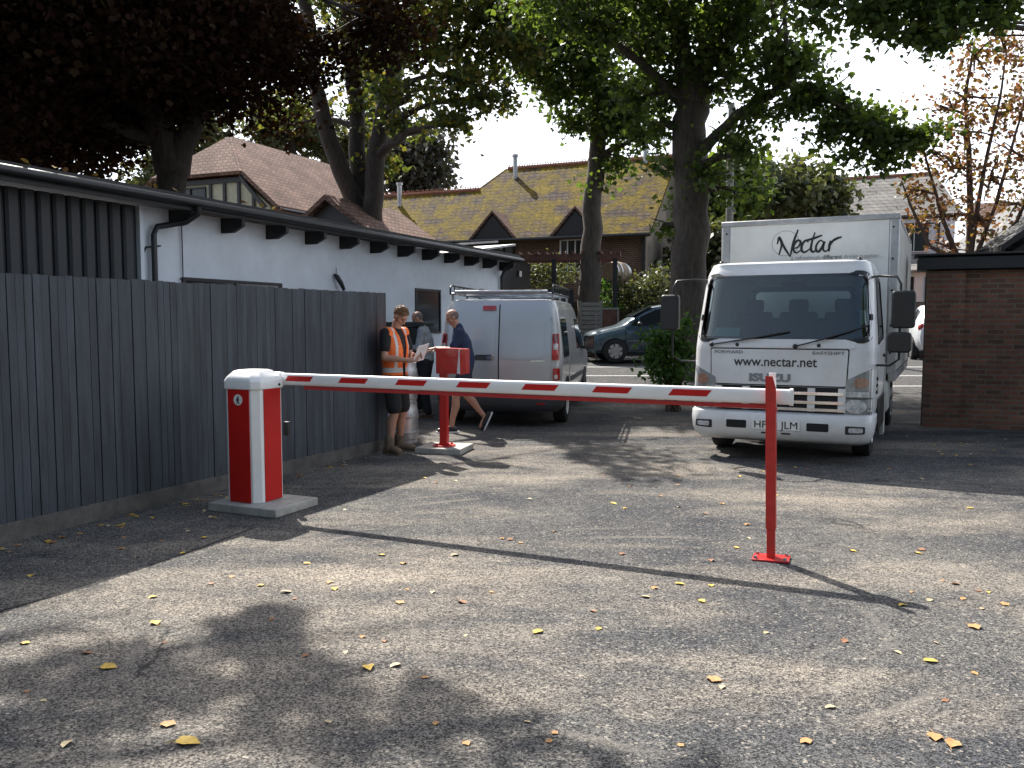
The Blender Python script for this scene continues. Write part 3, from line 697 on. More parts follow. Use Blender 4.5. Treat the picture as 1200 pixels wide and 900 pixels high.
for sd_ in (-1, 1):
    S_ = cab.S(sd_)
    ringpatch('window_seal', scale_poly(swin, .02), scale_poly(swin, -.03), lambda y, z, o=0, S_=S_: S_(y, z, o), M['blackplastic'], cb, .008)
    patch('side_window', swin, lambda y, z, o=0, S_=S_: S_(y, z, o - .004), M['glass'], cb, .003)
    door = patch('door', rpoly([(-1.38, .78), (-.50, .78), (-.34, 1.0), (-.40, 1.33), (-1.38, 1.37)], .06), lambda y, z, o=0, S_=S_: S_(y, z, o), M['truckwhite'], tr, .010)
    mb = MB(); mb.box((sd_ * 1.03, -1.18, 1.2), (.03, .18, .035)); mb.build('door_handle', M['blackplastic'], door, bevel=.006)
    for q in range(3):
        patch('side_vent', [(-.38, .80 + q * .075), (-.26, .80 + q * .075), (-.26, .83 + q * .075), (-.38, .83 + q * .075)], lambda y, z, o=0, S_=S_: S_(y, z, o), M['black'], cb, .012)
    mb = MB(); mb.rings([[(sd_ * x, y, z) for x, y in ((.90, -1.62), (1.02, -1.62), (1.02, -.6), (.90, -.6))] for z in (.34, .72)]) ; mb.build('step_panel', M['blackplastic'], tr, bevel=.01)
ringpatch('rear_window_seal', scale_poly(rwin, .03), scale_poly(rwin, -.03), cab.B, M['blackplastic'], cb, .01)
# front hatch panel, lettering
hp = patch('front_panel', rpoly([(-.715, .885), (.765, .885), (.78, 1.285), (-.73, 1.285)], .02), cab.F, M['truckwhite'], tr, .011)
patch('panel_gap', rpoly([(-.727, .872), (.777, .872), (.792, 1.297), (-.742, 1.297)], .02), cab.F, M['black'], cb, .003)
patch('scuttle_panel', rpoly([(-.80, 1.305), (.80, 1.305), (.80, 1.355), (-.80, 1.355)], .01), cab.F, M['truckwhite'], cb, .010)
fnF = lambda off: (lambda p: V(cab.F(p.x, p.z, off)))
RT, UP = (-1, 0, 0), (0, 0, 1)
text_mesh('web_address', 'www.nectar.net', .155, M['ink'], hp, RT, UP, (.05, 0, 1.095), .92, fnF(.0135), bold=.0012)
text_mesh('maker_badge', 'ISUZU', .115, M['badge'], hp, RT, UP, (.10, 0, .925), .46, fnF(.0135), ext=.004, bold=.006)
text_mesh('badge_lettering', 'FORWARD', .05, M['badge'], hp, RT, UP, (.575, 0, 1.235), .33, fnF(.0135), bold=.001)
text_mesh('badge_lettering', 'EASYSHIFT', .05, M['badge'], hp, RT, UP, (-.525, 0, 1.235), .34, fnF(.0135), bold=.001)
for x in (.48, -.42):
    mb = MB(); p = V(cab.F(x, 1.335)); mb.ball(p + V((0, .012, 0)), (.022, .016, .022), 12); mb.build('washer_jet', M['blackplastic'], cb)
for (x0, z0, x1, z1) in ((.78, 1.335, -.10, 1.49), (-.17, 1.325, -.93, 1.56)):
    mb = MB(); p = V(cab.F(x0, z0)); mb.ball(p + V((0, .02, 0)), .028, 12)
    pts = [V(cab.F(x0 + (x1 - x0) * t, z0 + (z1 - z0) * (t ** 1.1), .035)) for t in (0, .2, .4, .6)]; mb.tube(pts, .009, 6)
    pts = [V(cab.F(x0 + (x1 - x0) * t, z0 + (z1 - z0) * (t ** 1.1), .022)) for t in (.28, .5, .75, 1)]; mb.tube(pts, .011, 6)
    mb.build('wiper', M['blackplastic'], cb)
# grille
gr = patch('grille', rpoly([(-.72, .585), (.72, .585), (.72, .868), (-.72, .868)], .02), cab.F, M['black'], tr, .004)
for z in (.80, .70, .62):
    patch('chrome_bar', [(-.70, z - .016), (.70, z - .016), (.70, z + .016), (-.70, z + .016)], lambda x, zz, o=0: cab.F(x, zz, o), M['chrome'], gr, .03)
for x in (-.68, -.36, .36, .68):
    patch('grille_block', [(x - .04, .60), (x + .04, .60), (x + .04, .86), (x - .04, .86)], cab.F, M['truckwhite'], gr, .022)
for s_ in (-1, 1):
    hl = patch('headlight', rpoly([(s_ * .70, .575), (s_ * .985, .575), (s_ * 1.0, 1.10), (s_ * .715, .955)], .025), cab.F, M['lampgrey'], tr, .012, step=.03)
    F0_ = lambda a, z, o=0, s_=s_: cab.F(s_ * a, z, o)
    circ = lambda cx, cz, rx, rz: [(cx + rx * math.cos(t * math.pi / 10), cz + rz * math.sin(t * math.pi / 10)) for t in range(20)]
    patch('lens', circ(.825, .67, .108, .078), F0_, M['lampglass'], hl, .018, step=.03)
    patch('lens', [(.725, .775), (.95, .775), (.955, .83), (.725, .83)], F0_, M['lampglass'], hl, .016, step=.03)
    patch('indicator', circ(.875, .93, .075, .06), F0_, M['amber'], hl, .017, step=.03)
    patch('divider', [(.70, .752), (.985, .752), (.985, .762), (.70, .762)], F0_, M['black'], hl, .018, step=.03)
# bumper
BT = [(.23, -.02, -.6, .93, .16), (.27, .07, -.6, .97, .17), (.34, .12, -.6, 1.0, .17), (.48, .12, -.6, 1.02, .18), (.56, .09, -.6, 1.02, .18), (.585, .03, -.6, 1.0, .18)]
bs = Shell(BT, .07, 0)
bm_ = MB(); rs = []
for z in (.23, .27, .30, .36, .42, .48, .54, .56, .585):
    row = []
    for i in range(33):
        x = -1 + 2 * i / 32; W = bs.g(z)[2]; row.append(bs.F(x * W, z))
    y_end = -.38
    rs.append([(-bs.g(z)[2], y_end, z)] + row + [(bs.g(z)[2], y_end, z)])
mbb = MB(); mbb.rings(rs, cap=False, closed=False); bmp = mbb.build('bumper', M['truckwhite'], tr, smooth=45)
sm_ = bmp.modifiers.new('solid', 'SOLIDIFY'); sm_.thickness = .02; sm_.offset = -1
for (a, b, z0, z1) in ((.33, .56, .385, .475), (-.56, -.33, .385, .475)):
    patch('air_slot', rpoly([(a, z0), (b, z0), (b, z1), (a, z1)], .015), bs.F, M['black'], bmp, .004)
for s_ in (-1, 1):
    F1_ = lambda a, z, o=0, s_=s_: bs.F(s_ * a, z, o)
    fg = patch('fog_light', rpoly([(.73, .365), (.93, .375), (.93, .455), (.73, .46)], .015), F1_, M['blackplastic'], tr, .004)
    patch('lens', rpoly([(.765, .385), (.91, .39), (.91, .44), (.765, .44)], .02), F1_, M['lampglass'], fg, .008, step=.04)
npl = patch('number_plate', [(-.26, .385), (.26, .385), (.26, .495), (-.26, .495)], lambda x, z, o=0: (x, bs.F(.2, z)[1] + .008 + o, z), M['platewhite'], tr, .006)
text_mesh('registration', 'HF63 JLM', .118, M['ink'], npl, RT, UP, (0, bs.F(.2, .44)[1] + .0155, .399), .47, None, ext=.001)
patch('tow_slot', [(-.16, .335), (-.06, .335), (-.06, .352), (-.16, .352)], bs.F, M['black'], bmp, .003)
patch('tow_slot', [(.06, .335), (.16, .335), (.16, .352), (.06, .352)], bs.F, M['black'], bmp, .003)
# roof marker lamps
for x in (-.78, .78):
    mb = MB(); mb.ball((x, -.50, 2.30), (.035, .05, .035), 12); mb.build('marker_lamp', M['blackplastic'], cb, smooth=60)
# mirrors
def mirror(s_, big, small):
    mr = bpy.data.objects.new('door_mirror', None); col.objects.link(mr); mr.parent = tr
    arm = MB(); arm.tube([(s_ * .93, -.42, 2.10), (s_ * 1.02, -.16, 2.10), (s_ * 1.20, -.02, 2.08), (s_ * 1.24, -.0, 2.0), (s_ * 1.24, -.0, 1.2), (s_ * 1.15, -.05, 1.13), (s_ * 1.0, -.25, 1.12)], .014, 8); arm.build('mirror_arm', M['blackplastic'], mr, smooth=60)
    def head(cx, z0, z1, w_):
        mb = MB(); pts = rpoly([(-w_ / 2, z0), (w_ / 2, z0), (w_ / 2, z1), (-w_ / 2, z1)], .045)
        mb.prism([(cx + a, -.05, z) for a, z in pts], (0, .10, 0)); h = mb.build('mirror_head', M['blackplastic'], mr, bevel=.02)
        mb = MB(); mb.prism([(cx + a * .86, -.056, (z0 + z1) / 2 + (z - (z0 + z1) / 2) * .9) for a, z in pts], (0, .004, 0)); mb.build('mirror_glass', M['chrome'], mr)
    head(s_ * 1.27, *big); 
    if small: head(s_ * 1.24, *small)
mirror(-1, (1.53, 1.93, .235), (1.27, 1.49, .235))
mirror(1, (1.50, 1.92, .22), None)
# interior
mb = MB(); mb.box((0, -.55, 1.16), (1.86, .45, .36)); mb.box((0, -.43, 1.36), (1.7, .22, .05)); mb.build('dashboard', M['seatgrey'], tr, bevel=.03)
for x in (-.55, .0, .55):
    mb = MB(); mb.box((x, -1.38, 1.35), (.46, .14, .75)); mb.box((x, -1.38, 1.80), (.24, .10, .17)); mb.build('seat', M['seatgrey'], tr, bevel=.04)
mb = MB(); mb.box((0, -1.2, .98), (1.86, .8, .1)); mb.build('seat_base', M['seatgrey'], tr)
mb = MB(); cc = V((.48, -.80, 1.50)); pts = [cc + V((.21 * math.cos(t * math.pi / 12), .12 * math.sin(t * math.pi / 12), .17 * math.sin(t * math.pi / 12))) for t in range(25)]; mb.tube(pts, .014, 8); mb.tube([cc - V((.2, 0, 0)), cc + V((.2, 0, 0))], .014, 6); mb.tube([cc, cc + V((0, .25, -.25))], .03, 8)
mb.build('steering_wheel', M['black'], tr, smooth=60)
mb = MB(); mb.box((-.08, -.40, 2.02), (.27, .03, .085)); mb.tube([(-.08, -.40, 2.05), (-.08, -.38, 2.16)], .01, 6); mb.build('rear_view_mirror', M['black'], tr, bevel=.012)
mb = MB(); mb.add([(.80, -.15, 1.43), (.48, -.15, 1.43), (.50, -.26, 1.53), (.78, -.26, 1.53)], [(0, 1, 2, 3)]); q = mb.build('dashboard_card', M['bluepaper'], tr); q.modifiers.new('s', 'SOLIDIFY').thickness = .003
patch('tax_disc', rpoly([(-.94, 1.57), (-.835, 1.57), (-.825, 1.735), (-.925, 1.735)], .01), lambda x, z, o=0: cab.F(x, z, o - .012), M['paper'], cb, .003)
# chassis, wheels
mb = MB(); mb.box((-.38, -3.2, .72), (.09, 5.6, .2)); mb.box((.38, -3.2, .72), (.09, 5.6, .2)); mb.box((0, -.3, .55), (1.7, .3, .3)); mb.box((0, -.98, .42), (1.5, .12, .12)); mb.box((0, -4.4, .42), (1.5, .14, .14)); mb.build('chassis', M['blackplastic'], tr)
for s_ in (-1, 1):
    wheel(tr, s_ * .83, -1.0, .385, .215, s_); wheel(tr, s_ * .86, -4.4, .385, .215, s_); wheel(tr, s_ * .62, -4.4, .385, .215, s_)
    mb = MB(); mb.box((s_ * 1.0, -2.9, .60), (.03, 1.6, .10)); mb.box((s_ * 1.0, -2.9, .80), (.03, 1.6, .10)); mb.build('side_guard', M['alu'], tr)
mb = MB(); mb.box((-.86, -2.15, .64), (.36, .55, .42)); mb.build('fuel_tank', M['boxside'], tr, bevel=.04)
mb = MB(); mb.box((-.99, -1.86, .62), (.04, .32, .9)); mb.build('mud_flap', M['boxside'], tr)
# cargo box
bx0, bx1, by0, by1, bz0, bz1 = -1.12, 1.12, -1.92, -6.15, .92, 2.93
box_ = tr
mb = MB(); mb.box((0, by0 - .015, (bz0 + bz1) / 2), (2.0, .03, bz1 - bz0 - .06)); fpn = mb.build('front_wall', M['boxwhite'], box_)
for s_ in (-1, 1):
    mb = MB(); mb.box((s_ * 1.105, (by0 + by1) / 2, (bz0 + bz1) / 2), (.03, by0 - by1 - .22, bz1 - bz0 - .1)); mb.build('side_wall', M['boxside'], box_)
    mb = MB(); mb.box((s_ * 1.06, by0 - .06, (bz0 + bz1) / 2), (.13, .13, bz1 - bz0)); cp = mb.build('corner_post', M['alu'], box_, bevel=.03)
    for z in (1.2, 1.55, 2.0, 2.4, 2.8):
        mb = MB(); mb.ball((s_ * 1.05, by0 + .006, z), (.014, .008, .014), 8); mb.build('rivet', M['black'], cp)
    mb = MB(); mb.box((s_ * 1.06, by1 + .05, (bz0 + bz1) / 2), (.13, .1, bz1 - bz0)); mb.build('corner_post', M['alu'], box_, bevel=.02)
    mb = MB(); mb.box((s_ * 1.08, (by0 + by1) / 2, bz0 - .03), (.08, by0 - by1, .10)); mb.build('bottom_rail', M['alu'], box_)
mb = MB(); mb.box((0, (by0 + by1) / 2, bz1 + .01), (2.23, by0 - by1 - .02, .05)); mb.build('roof_panel', M['alu'], box_)
mb = MB(); mb.box((0, by0 - .03, bz1 + .0), (2.255, .09, .075)); mb.build('top_rail', M['alu'], box_, bevel=.015)
mb = MB(); mb.box((0, by1 + .03, (bz0 + bz1) / 2), (2.1, .04, bz1 - bz0 - .05)); mb.build('rear_shutter', M['boxside'], box_)
mb = MB(); mb.box((0, (by0 + by1) / 2, bz0 - .02), (2.1, by0 - by1 - .1, .06)); mb.build('box_floor', M['blackplastic'], box_)
# logo: handwritten word
ST = [[(333, 170), (338, 150), (345, 172), (338, 202)], [(340, 149), (352, 178), (370, 207)], [(370, 208), (379, 165), (391, 130)],
      [(380, 184), (392, 180), (399, 167), (391, 161), (381, 172), (379, 187), (387, 197), (401, 189)],
      [(421, 167), (412, 163), (403, 174), (402, 190), (411, 196), (426, 186)],
      [(438, 140), (430, 168), (428, 188), (434, 196), (445, 188)], [(408, 163), (432, 158), (458, 149)],
      [(463, 169), (453, 164), (443, 176), (442, 191), (450, 195), (460, 180), (464, 167), (461, 187), (467, 196), (475, 190)],
      [(481, 165), (478, 180), (477, 197)], [(478, 181), (487, 167), (498, 160), (511, 156)]]
lm = MB()
def catmull(P, n=6):
    P = [V((*p, 0)) for p in P]; P = [P[0] * 2 - P[1]] + P + [P[-1] * 2 - P[-2]]; out = []
    for i in range(1, len(P) - 2):
        for k in range(n):
            t = k / n; out.append(.5 * ((2 * P[i]) + (-P[i - 1] + P[i + 1]) * t + (2 * P[i - 1] - 5 * P[i] + 4 * P[i + 1] - P[i + 2]) * t * t + (-P[i - 1] + 3 * P[i] - 3 * P[i + 1] + P[i + 2]) * t ** 3))
    out.append(P[-2]); return out
kz = .00455
for si, s_ in enumerate(ST):
    c = catmull(s_); wv = []; n = len(c)
    yb_ = by0 + .002 + si * .0004
    L_, R_ = [], []
    for i, p in enumerate(c):
        t = (c[min(i + 1, n - 1)] - c[max(i - 1, 0)]).normalized(); nn = V((-t.y, t.x, 0)); h = 3.5 * (.45 + .55 * math.sin(math.pi * (i + 1) / (n + 1)))
        for lst, sg in ((L_, 1), (R_, -1)):
            q = p + nn * h * sg; lst.append((-(q.x - 415) * kz, yb_, 2.645 - (q.y - 168) * kz))
    lm.add(L_ + R_, [(i, i + 1, n + i + 1, n + i) for i in range(n - 1)])
lg = lm.build('logo_lettering', M['ink'], fpn); sm_ = lg.modifiers.new('s', 'SOLIDIFY'); sm_.thickness = .0012
mb = MB(); c0 = V((-(356 - 415) * kz, by0 + .001, 2.645)); pts = [c0 + V((.175 * math.cos(t * math.pi / 20), 0, .165 * math.sin(t * math.pi / 20))) for t in range(41)]; mb.tube(pts, .0035, 5); mb.build('logo_circle', M['greyink'], fpn)
def tag_line(s, x, wd, m, bold=0): text_mesh('slogan', s, .078, m, fpn, RT, UP, (x, by0 + .0025, 2.42), wd, None, .001, bold=bold)
tag_line('a refreshingly', .0, .39, M['greyink']); tag_line('different', -.325, .24, M['midink'], .0012); tag_line('drinks supplier...', -.70, .46, M['greyink'])

# ------------------------------------------------------------------ silver van, rear view
vn = thing('panel_van', 'silver panel van with a roof rack seen from behind beside the outbuilding', 'van', (-.205, 12.95, 0), R(-10))
VT = [(.36, 4.72, .06, .90, .12), (.50, 4.78, .02, .93, .12), (.60, 4.8, .0, .95, .12), (.95, 4.62, -.01, .965, .13), (1.08, 4.35, .0, .96, .13), (1.25, 3.85, .03, .945, .14), (1.60, 3.2, .09, .90, .15), (1.80, 2.95, .13, .865, .16), (1.88, 2.8, .16, .835, .17)]
van = Shell(VT, .10, .045)
vb = van.build('body', frange(.36, 1.88, .04), M['silver'], vn, lambda c: False, roof_round=.06)
for s_ in (-1, 1):
    Bs = lambda a, z, o=0, s_=s_: van.B(s_ * a, z, o)
    dr = patch('rear_door', rpoly([(.010, .50), (.80, .50), (.80, 1.70), (.74, 1.84), (.010, 1.86)], [.01, .03, .12, .06, .01]), Bs, M['silver'], vn, .012, step=.05)
    patch('pressed_panel', rpoly([(.05, 1.03), (.70, 1.03), (.69, 1.64), (.62, 1.72), (.05, 1.73)], [.04, .12, .05, .06, .05]), lambda a, z, o=0, s_=s_: van.B(s_ * a, z, o + .012), M['silver'], dr, .008, step=.05)
    for z in (.75, 1.25, 1.62):
        mb = MB(); p = V(van.B(s_ * .805, z)); mb.cyl(p + V((0, -.014, -.05)), p + V((0, -.014, .05)), .012, seg=8); mb.build('hinge', M['silver'], dr)
    tl = patch('tail_light', rpoly([(.815, 1.02), (.925, 1.02), (.91, 1.42), (.815, 1.42)], .02), Bs, M['redlens'], vn, .02, step=.03)
    patch('lens', [(.835, 1.18), (.905, 1.18), (.90, 1.27), (.835, 1.27)], Bs, M['lampglass'], tl, .026, step=.03)
    patch('lens', [(.835, 1.29), (.90, 1.29), (.90, 1.40), (.835, 1.40)], Bs, M['darkred'], tl, .026, step=.03)
    t2 = patch('tail_light', rpoly([(.83, .72), (.93, .72), (.93, .90), (.83, .90)], .02), Bs, M['redlens'], vn, .02, step=.03)
    patch('lens', [(.85, .74), (.90, .74), (.90, .80), (.85, .80)], Bs, M['lampglass'], t2, .026, step=.03)
patch('door_gap', [(-.009, .50), (.009, .50), (.009, 1.86), (-.009, 1.86)], van.B, M['black'], vb, .006)
patch('brake_light', rpoly([(-.26, 1.775), (-.055, 1.775), (-.055, 1.845), (-.26, 1.845)], .015), van.B, M['redlens'], vb, .035)
hd = patch('door_handle', rpoly([(-.36, 1.015), (-.10, 1.015), (-.10, 1.10), (-.36, 1.10)], .02), van.B, M['vanplastic'], vb, .024)
patch('handle_recess', rpoly([(-.18, 1.025), (-.06, 1.025), (-.06, 1.085), (-.18, 1.085)], .03), van.B, M['chrome'], vb, .030)
patch('model_badge', [(.50, 1.0), (.70, 1.0), (.70, 1.016), (.50, 1.016)], van.B, M['chrome'], vb, .020)
VBT = [(.24, 0, -.02, .90, .14), (.30, 0, -.08, .955, .14), (.42, 0, -.10, .975, .14), (.50, 0, -.09, .975, .14), (.515, 0, -.0, .96, .14)]
vs_ = Shell(VBT, 0, .045); rs = []
for z in (.24, .30, .36, .42, .47, .50, .515):
    W = vs_.g(z)[2]; rs.append([(-W, .45, z)] + [vs_.B(-W + 2 * W * i / 32, z) for i in range(33)] + [(W, .45, z)])
mb = MB(); mb.rings(rs, cap=False, closed=False); vbp = mb.build('rear_bumper', M['vanplastic'], vn, smooth=45)
for s_ in (-1, 1): patch('reflector', [(s_ * .60, .355), (s_ * .72, .355), (s_ * .72, .385), (s_ * .60, .385)], vs_.B, M['redlens'], vbp, .008)
pl = patch('number_plate', [(-.26, .57), (.26, .57), (.26, .68), (-.26, .68)], van.B, M['plateyellow'], vb, .022)
for s_ in (-1, 1):
    S_ = van.S(s_); f = lambda y, z, o=0, S_=S_: S_(y, z, o)
    patch('side_window', rpoly([(2.35, 1.13), (3.55, 1.13), (3.1, 1.62), (2.35, 1.66)], .06), f, M['darkglass'], vb, .008)
    patch('sliding_door', rpoly([(1.15, .45), (2.2, .45), (2.2, 1.78), (1.15, 1.78)], .05), f, M['silver'], vb, .008)
    patch('side_panel', rpoly([(.30, 1.05), (1.05, 1.05), (1.05, 1.66), (.32, 1.66)], .06), f, M['darkglass'] if s_ == 1 else M['silver'], vb, .008)
    patch('rubbing_strip', [(1.3, .62), (3.5, .62), (3.5, .70), (1.3, .70)], f, M['vanplastic'], vb, .016)
    for yy_ in (.85, 3.95):
        arch = [(yy_ + .40 * math.cos(math.pi * t / 14), .34 + .40 * math.sin(math.pi * t / 14)) for t in range(15)]
        patch('wheel_arch', [(a, max(.365, z)) for a, z in arch], f, M['black'], vb, .010)
        wheel(vn, s_ * .86, yy_, .335, .21, s_, spokes=0)
    mr = MB(); mr.box((s_ * 1.10, 3.25, 1.22), (.19, .12, .24)); mr.tube([(s_ * .93, 3.3, 1.12), (s_ * 1.08, 3.27, 1.13)], .03, 8); mh = mr.build('door_mirror', M['vanplastic'], vn, bevel=.025)
    mb = MB(); mb.box((s_ * 1.10, 3.186, 1.22), (.155, .006, .20)); mb.build('mirror_glass', M['darkglass'], mh)
mb = MB(); mb.box((0, 2.3, .42), (1.6, 4.2, .2)); mb.build('underbody', M['black'], vn)
# roof rack
rk = bpy.data.objects.new('roof_rack', None); col.objects.link(rk); rk.parent = vn
for y in (.30, 1.3, 2.3):
    mb = MB(); mb.tube([(-.80, y, 2.03), (.80, y, 2.03)], .020, 8); mb.box((-.78, y, 1.96), (.03, .04, .12)); mb.box((.78, y, 1.96), (.03, .04, .12)); mb.build('cross_bar', M['steel'], rk)
mb = MB(); mb.tube([(-.72, .20, 2.055), (.72, .20, 2.055)], .03, 10); mb.build('roller', M['steel'], rk, smooth=60)
for s_ in (-1, 1):
    mb = MB(); mb.tube([(s_ * .80, .22, 2.02), (s_ * .80, .22, 2.13), (s_ * .80, .30, 2.16), (s_ * .80, 2.4, 2.16), (s_ * .80, 2.4, 2.02)], .016, 8)
    for y in (.5, .8, 1.1, 1.4, 1.7, 2.0): mb.tube([(s_ * .80, y, 2.02), (s_ * .80, y, 2.16)], .010, 6)
    mb.tube([(s_ * .80, .22, 2.03), (s_ * .80, 2.4, 2.03)], .014, 6)
    mb.build('side_rail', M['blackplastic'], rk, smooth=60)
ld = thing('ladder', 'aluminium ladder lying on the roof rack of the silver van', 'ladder', (-.205, 12.95, 0), R(-10))
mb = MB()
for x in (-.70, -.34): mb.box((x, 1.7, 2.085), (.03, 2.9, .055))
mb.build('rail', M['steel'], ld)
for k in range(10):
    mb = MB(); mb.tube([(-.685, .4 + k * .28, 2.085), (-.355, .4 + k * .28, 2.085)], .013, 6); mb.build('rung', M['steel'], ld)

# ------------------------------------------------------------------ small hatchback cars
def make_car(name, label, loc, rz, paint, group=None):
    root = thing(name, label, 'car', loc, rz, group)
    # stations along the length: y, bottom z, belt z, top z, half width at belt, half width at top
    st = [(1.93, .42, .60, .62, .50, .45), (1.88, .30, .64, .70, .68, .58), (1.75, .24, .70, .78, .76, .64), (1.45, .22, .78, .86, .80, .66), (1.15, .22, .84, .93, .82, .66), (.98, .22, .87, .98, .825, .66), (.75, .22, .89, 1.14, .83, .63), (.45, .22, .90, 1.33, .83, .58), (.15, .22, .91, 1.45, .83, .56), (-.3, .22, .92, 1.52, .83, .57), (-.8, .22, .93, 1.50, .83, .57), (-1.2, .22, .94, 1.43, .825, .56), (-1.5, .24, .94, 1.28, .80, .56), (-1.72, .28, .93, 1.05, .76, .60), (-1.86, .34, .80, .86, .70, .6), (-1.91, .45, .70, .74, .58, .5)]
    fine = []
    for a, b in zip(st, st[1:]):
        for k in range(3): t = k / 3; fine.append(tuple(a[i] + (b[i] - a[i]) * t for i in range(6)))
    fine.append(st[-1])
    def sec(s):
        y, zb, zm, zt, wm, wt = s; h = zm - zb
        half = [(wm * .84, zb), (wm * .97, zb + h * .18), (wm, zb + h * .5), (wm * .995, zb + h * .78), (wm * .965, zm)]
        dt = zt - zm; half += [(wt + (wm * .965 - wt) * .5, zm + dt * .5), (wt + .02, zm + dt * .86), (wt * .90, zt - dt * .03), (wt * .5, zt + .012), (0.0, zt + .016)]
        return [(x, y, z) for x, z in half] + [(-x, y, z) for x, z in half[-2::-1]]
    rs = [sec(s) for s in fine]; mb = MB(); mb.rings(rs, cap=True, closed=True); body = mb.build('body', paint, root, smooth=35)
    def S(side):
        def f(y, z, off=0):
            t = [s for s in fine]; i = 0
            while i < len(t) - 2 and t[i + 1][0] > y: i += 1
            a, b = t[i], t[i + 1]; k = (a[0] - y) / (a[0] - b[0]); s_ = tuple(a[j] + (b[j] - a[j]) * k for j in range(6))
            prof = [(p[2], p[0]) for p in sec(s_)[:9]]
            for (z0, x0), (z1, x1) in zip(prof, prof[1:]):
                if z0 <= z <= z1 + 1e-6: return (side * (x0 + (x1 - x0) * (z - z0) / max(1e-6, z1 - z0) + off), y, z)
            return (side * (prof[-1][1] + off), y, z)
        return f
    for s_ in (-1, 1):
        f = S(s_)
        patch('window', rpoly([(.86, .955), (.62, .955), (.62, 1.15), (.70, 1.07)], .01), f, M['darkglass'], body, .006, step=.05)
        patch('window', rpoly([(.57, .955), (-.32, .965), (-.32, 1.42), (.12, 1.37), (.57, 1.17)], .03), f, M['houseglass'], body, .006, step=.06)
        patch('window', rpoly([(-.42, .965), (-1.12, .975), (-1.10, 1.33), (-.42, 1.42)], .04), f, M['houseglass'], body, .006, step=.06)
        patch('rubbing_strip', [(.92, .55), (-1.0, .56), (-1.0, .585), (.92, .575)], f, M['badge'], body, .012)
        patch('sill', [(.92, .27), (-.95, .27), (-.95, .33), (.92, .33)], f, M['badge'], body, .012)
        for yy_ in (.36, -.37): patch('door_gap', [(yy_ + .6, .30), (yy_ + .612, .30), (yy_ + .612, .9), (yy_ + .6, .9)], f, M['black'], body, .003)
        dh = patch('door_handle', rpoly([(-.12, .80), (-.26, .80), (-.26, .83), (-.12, .83)], .01), f, M['blackplastic'], body, .03)
        mb = MB(); mb.ball((s_ * .93, .62, .99), (.09, .06, .065), 12); mb.build('door_mirror', M['blackplastic'], root, smooth=60)
        for yy_ in (1.22, -1.24):
            arch = [(yy_ + .355 * math.cos(math.pi * t / 14), .28 + .355 * math.sin(math.pi * t / 14)) for t in range(15)]
            patch('wheel_arch', arch, f, M['black'], body, .006, step=.05)
            wheel(root, s_ * .76, yy_, .30, .19, s_, spokes=7)
        mb = MB(); mb.ball((s_ * .60, 1.70, .70), (.14, .14, .08), 12); mb.build('headlight', M['lampglass'], root, smooth=60)
        mb = MB(); mb.ball((s_ * .66, -1.74, .88), (.09, .09, .12), 12); mb.build('tail_light', M['redlens'], root, smooth=60)
    mb = MB(); mb.add([(-.60, .72, 1.20), (.60, .72, 1.20), (.52, .20, 1.475), (-.52, .20, 1.475)], [(0, 1, 2, 3)]); q = mb.build('windscreen', M['houseglass'], body); q.modifiers.new('s', 'SOLIDIFY').thickness = .01
    mb = MB(); mb.add([(-.52, -1.40, 1.40), (.52, -1.40, 1.40), (.56, -1.72, 1.10), (-.56, -1.72, 1.10)], [(0, 1, 2, 3)]); q = mb.build('rear_window', M['houseglass'], body); q.modifiers.new('s', 'SOLIDIFY').thickness = .03
    mb = MB(); mb.box((0, -1.925, .58), (.52, .02, .11)); mb.build('number_plate', M['plateyellow'], root)
    mb = MB(); mb.box((0, -1.90, .40), (1.1, .06, .16)); mb.build('rear_bumper', M['vanplastic'], root, bevel=.02)
    return root
make_car('parked_car', 'dark blue hatchback parked side-on across the road between van and truck', (3.83, 22.9 - .1, gz(22.8) + .006), R(93), M['bluecar'])
make_car('parked_car', 'white hatchback with a yellow rear plate glimpsed between truck and brick wall', (12.25, 24.6, gz(25) + .006), R(-18), M['whitecar'])

# ------------------------------------------------------------------ brick wall with coping and the hut behind
GX = V((6.28, 13.0, 0)); gb = thing('brick_wall', 'tall dark red brick wall with a black coping at the right of the yard', 'wall', GX, ROT)
mb = MB(); mb.box((.26, .2, 1.18), (.52, .44, 2.36)); mb.build('pier', M['brickwall'], gb)
mb = MB(); mb.box((3.52, .23, 1.18), (6.0, .36, 2.36)); mb.build('brick_panel', M['brickwall'], gb)
mb = MB(); mb.box((3.2, .2, 2.47), (6.65, .60, .18)); mb.box((3.2, .2, 2.60), (6.75, .66, .03)); mb.build('coping', M['blackwood'], gb, bevel=.008)
hut = thing('timber_hut', 'dark timber hut roof with a pointed eave showing above the brick wall', 'hut', (9.95, 16.1, .28), ROT + .25)
mb = MB(); mb.prism([(-.9, -.4, 2.72), (1.3, -.4, 4.35), (3.5, -.4, 2.72), (3.5, -.4, 2.60), (1.3, -.4, 4.2), (-.9, -.4, 2.60)], (0, 4, 0)); mb.build('roof', M['blackwood'], hut)
mb = MB(); mb.prism([(-.6, 0, 2.6), (1.3, 0, 4.0), (3.2, 0, 2.6), (3.2, 0, -.28), (-.6, 0, -.28)], (0, 3.2, 0)); mb.build('wall', M['blackwood'], hut)

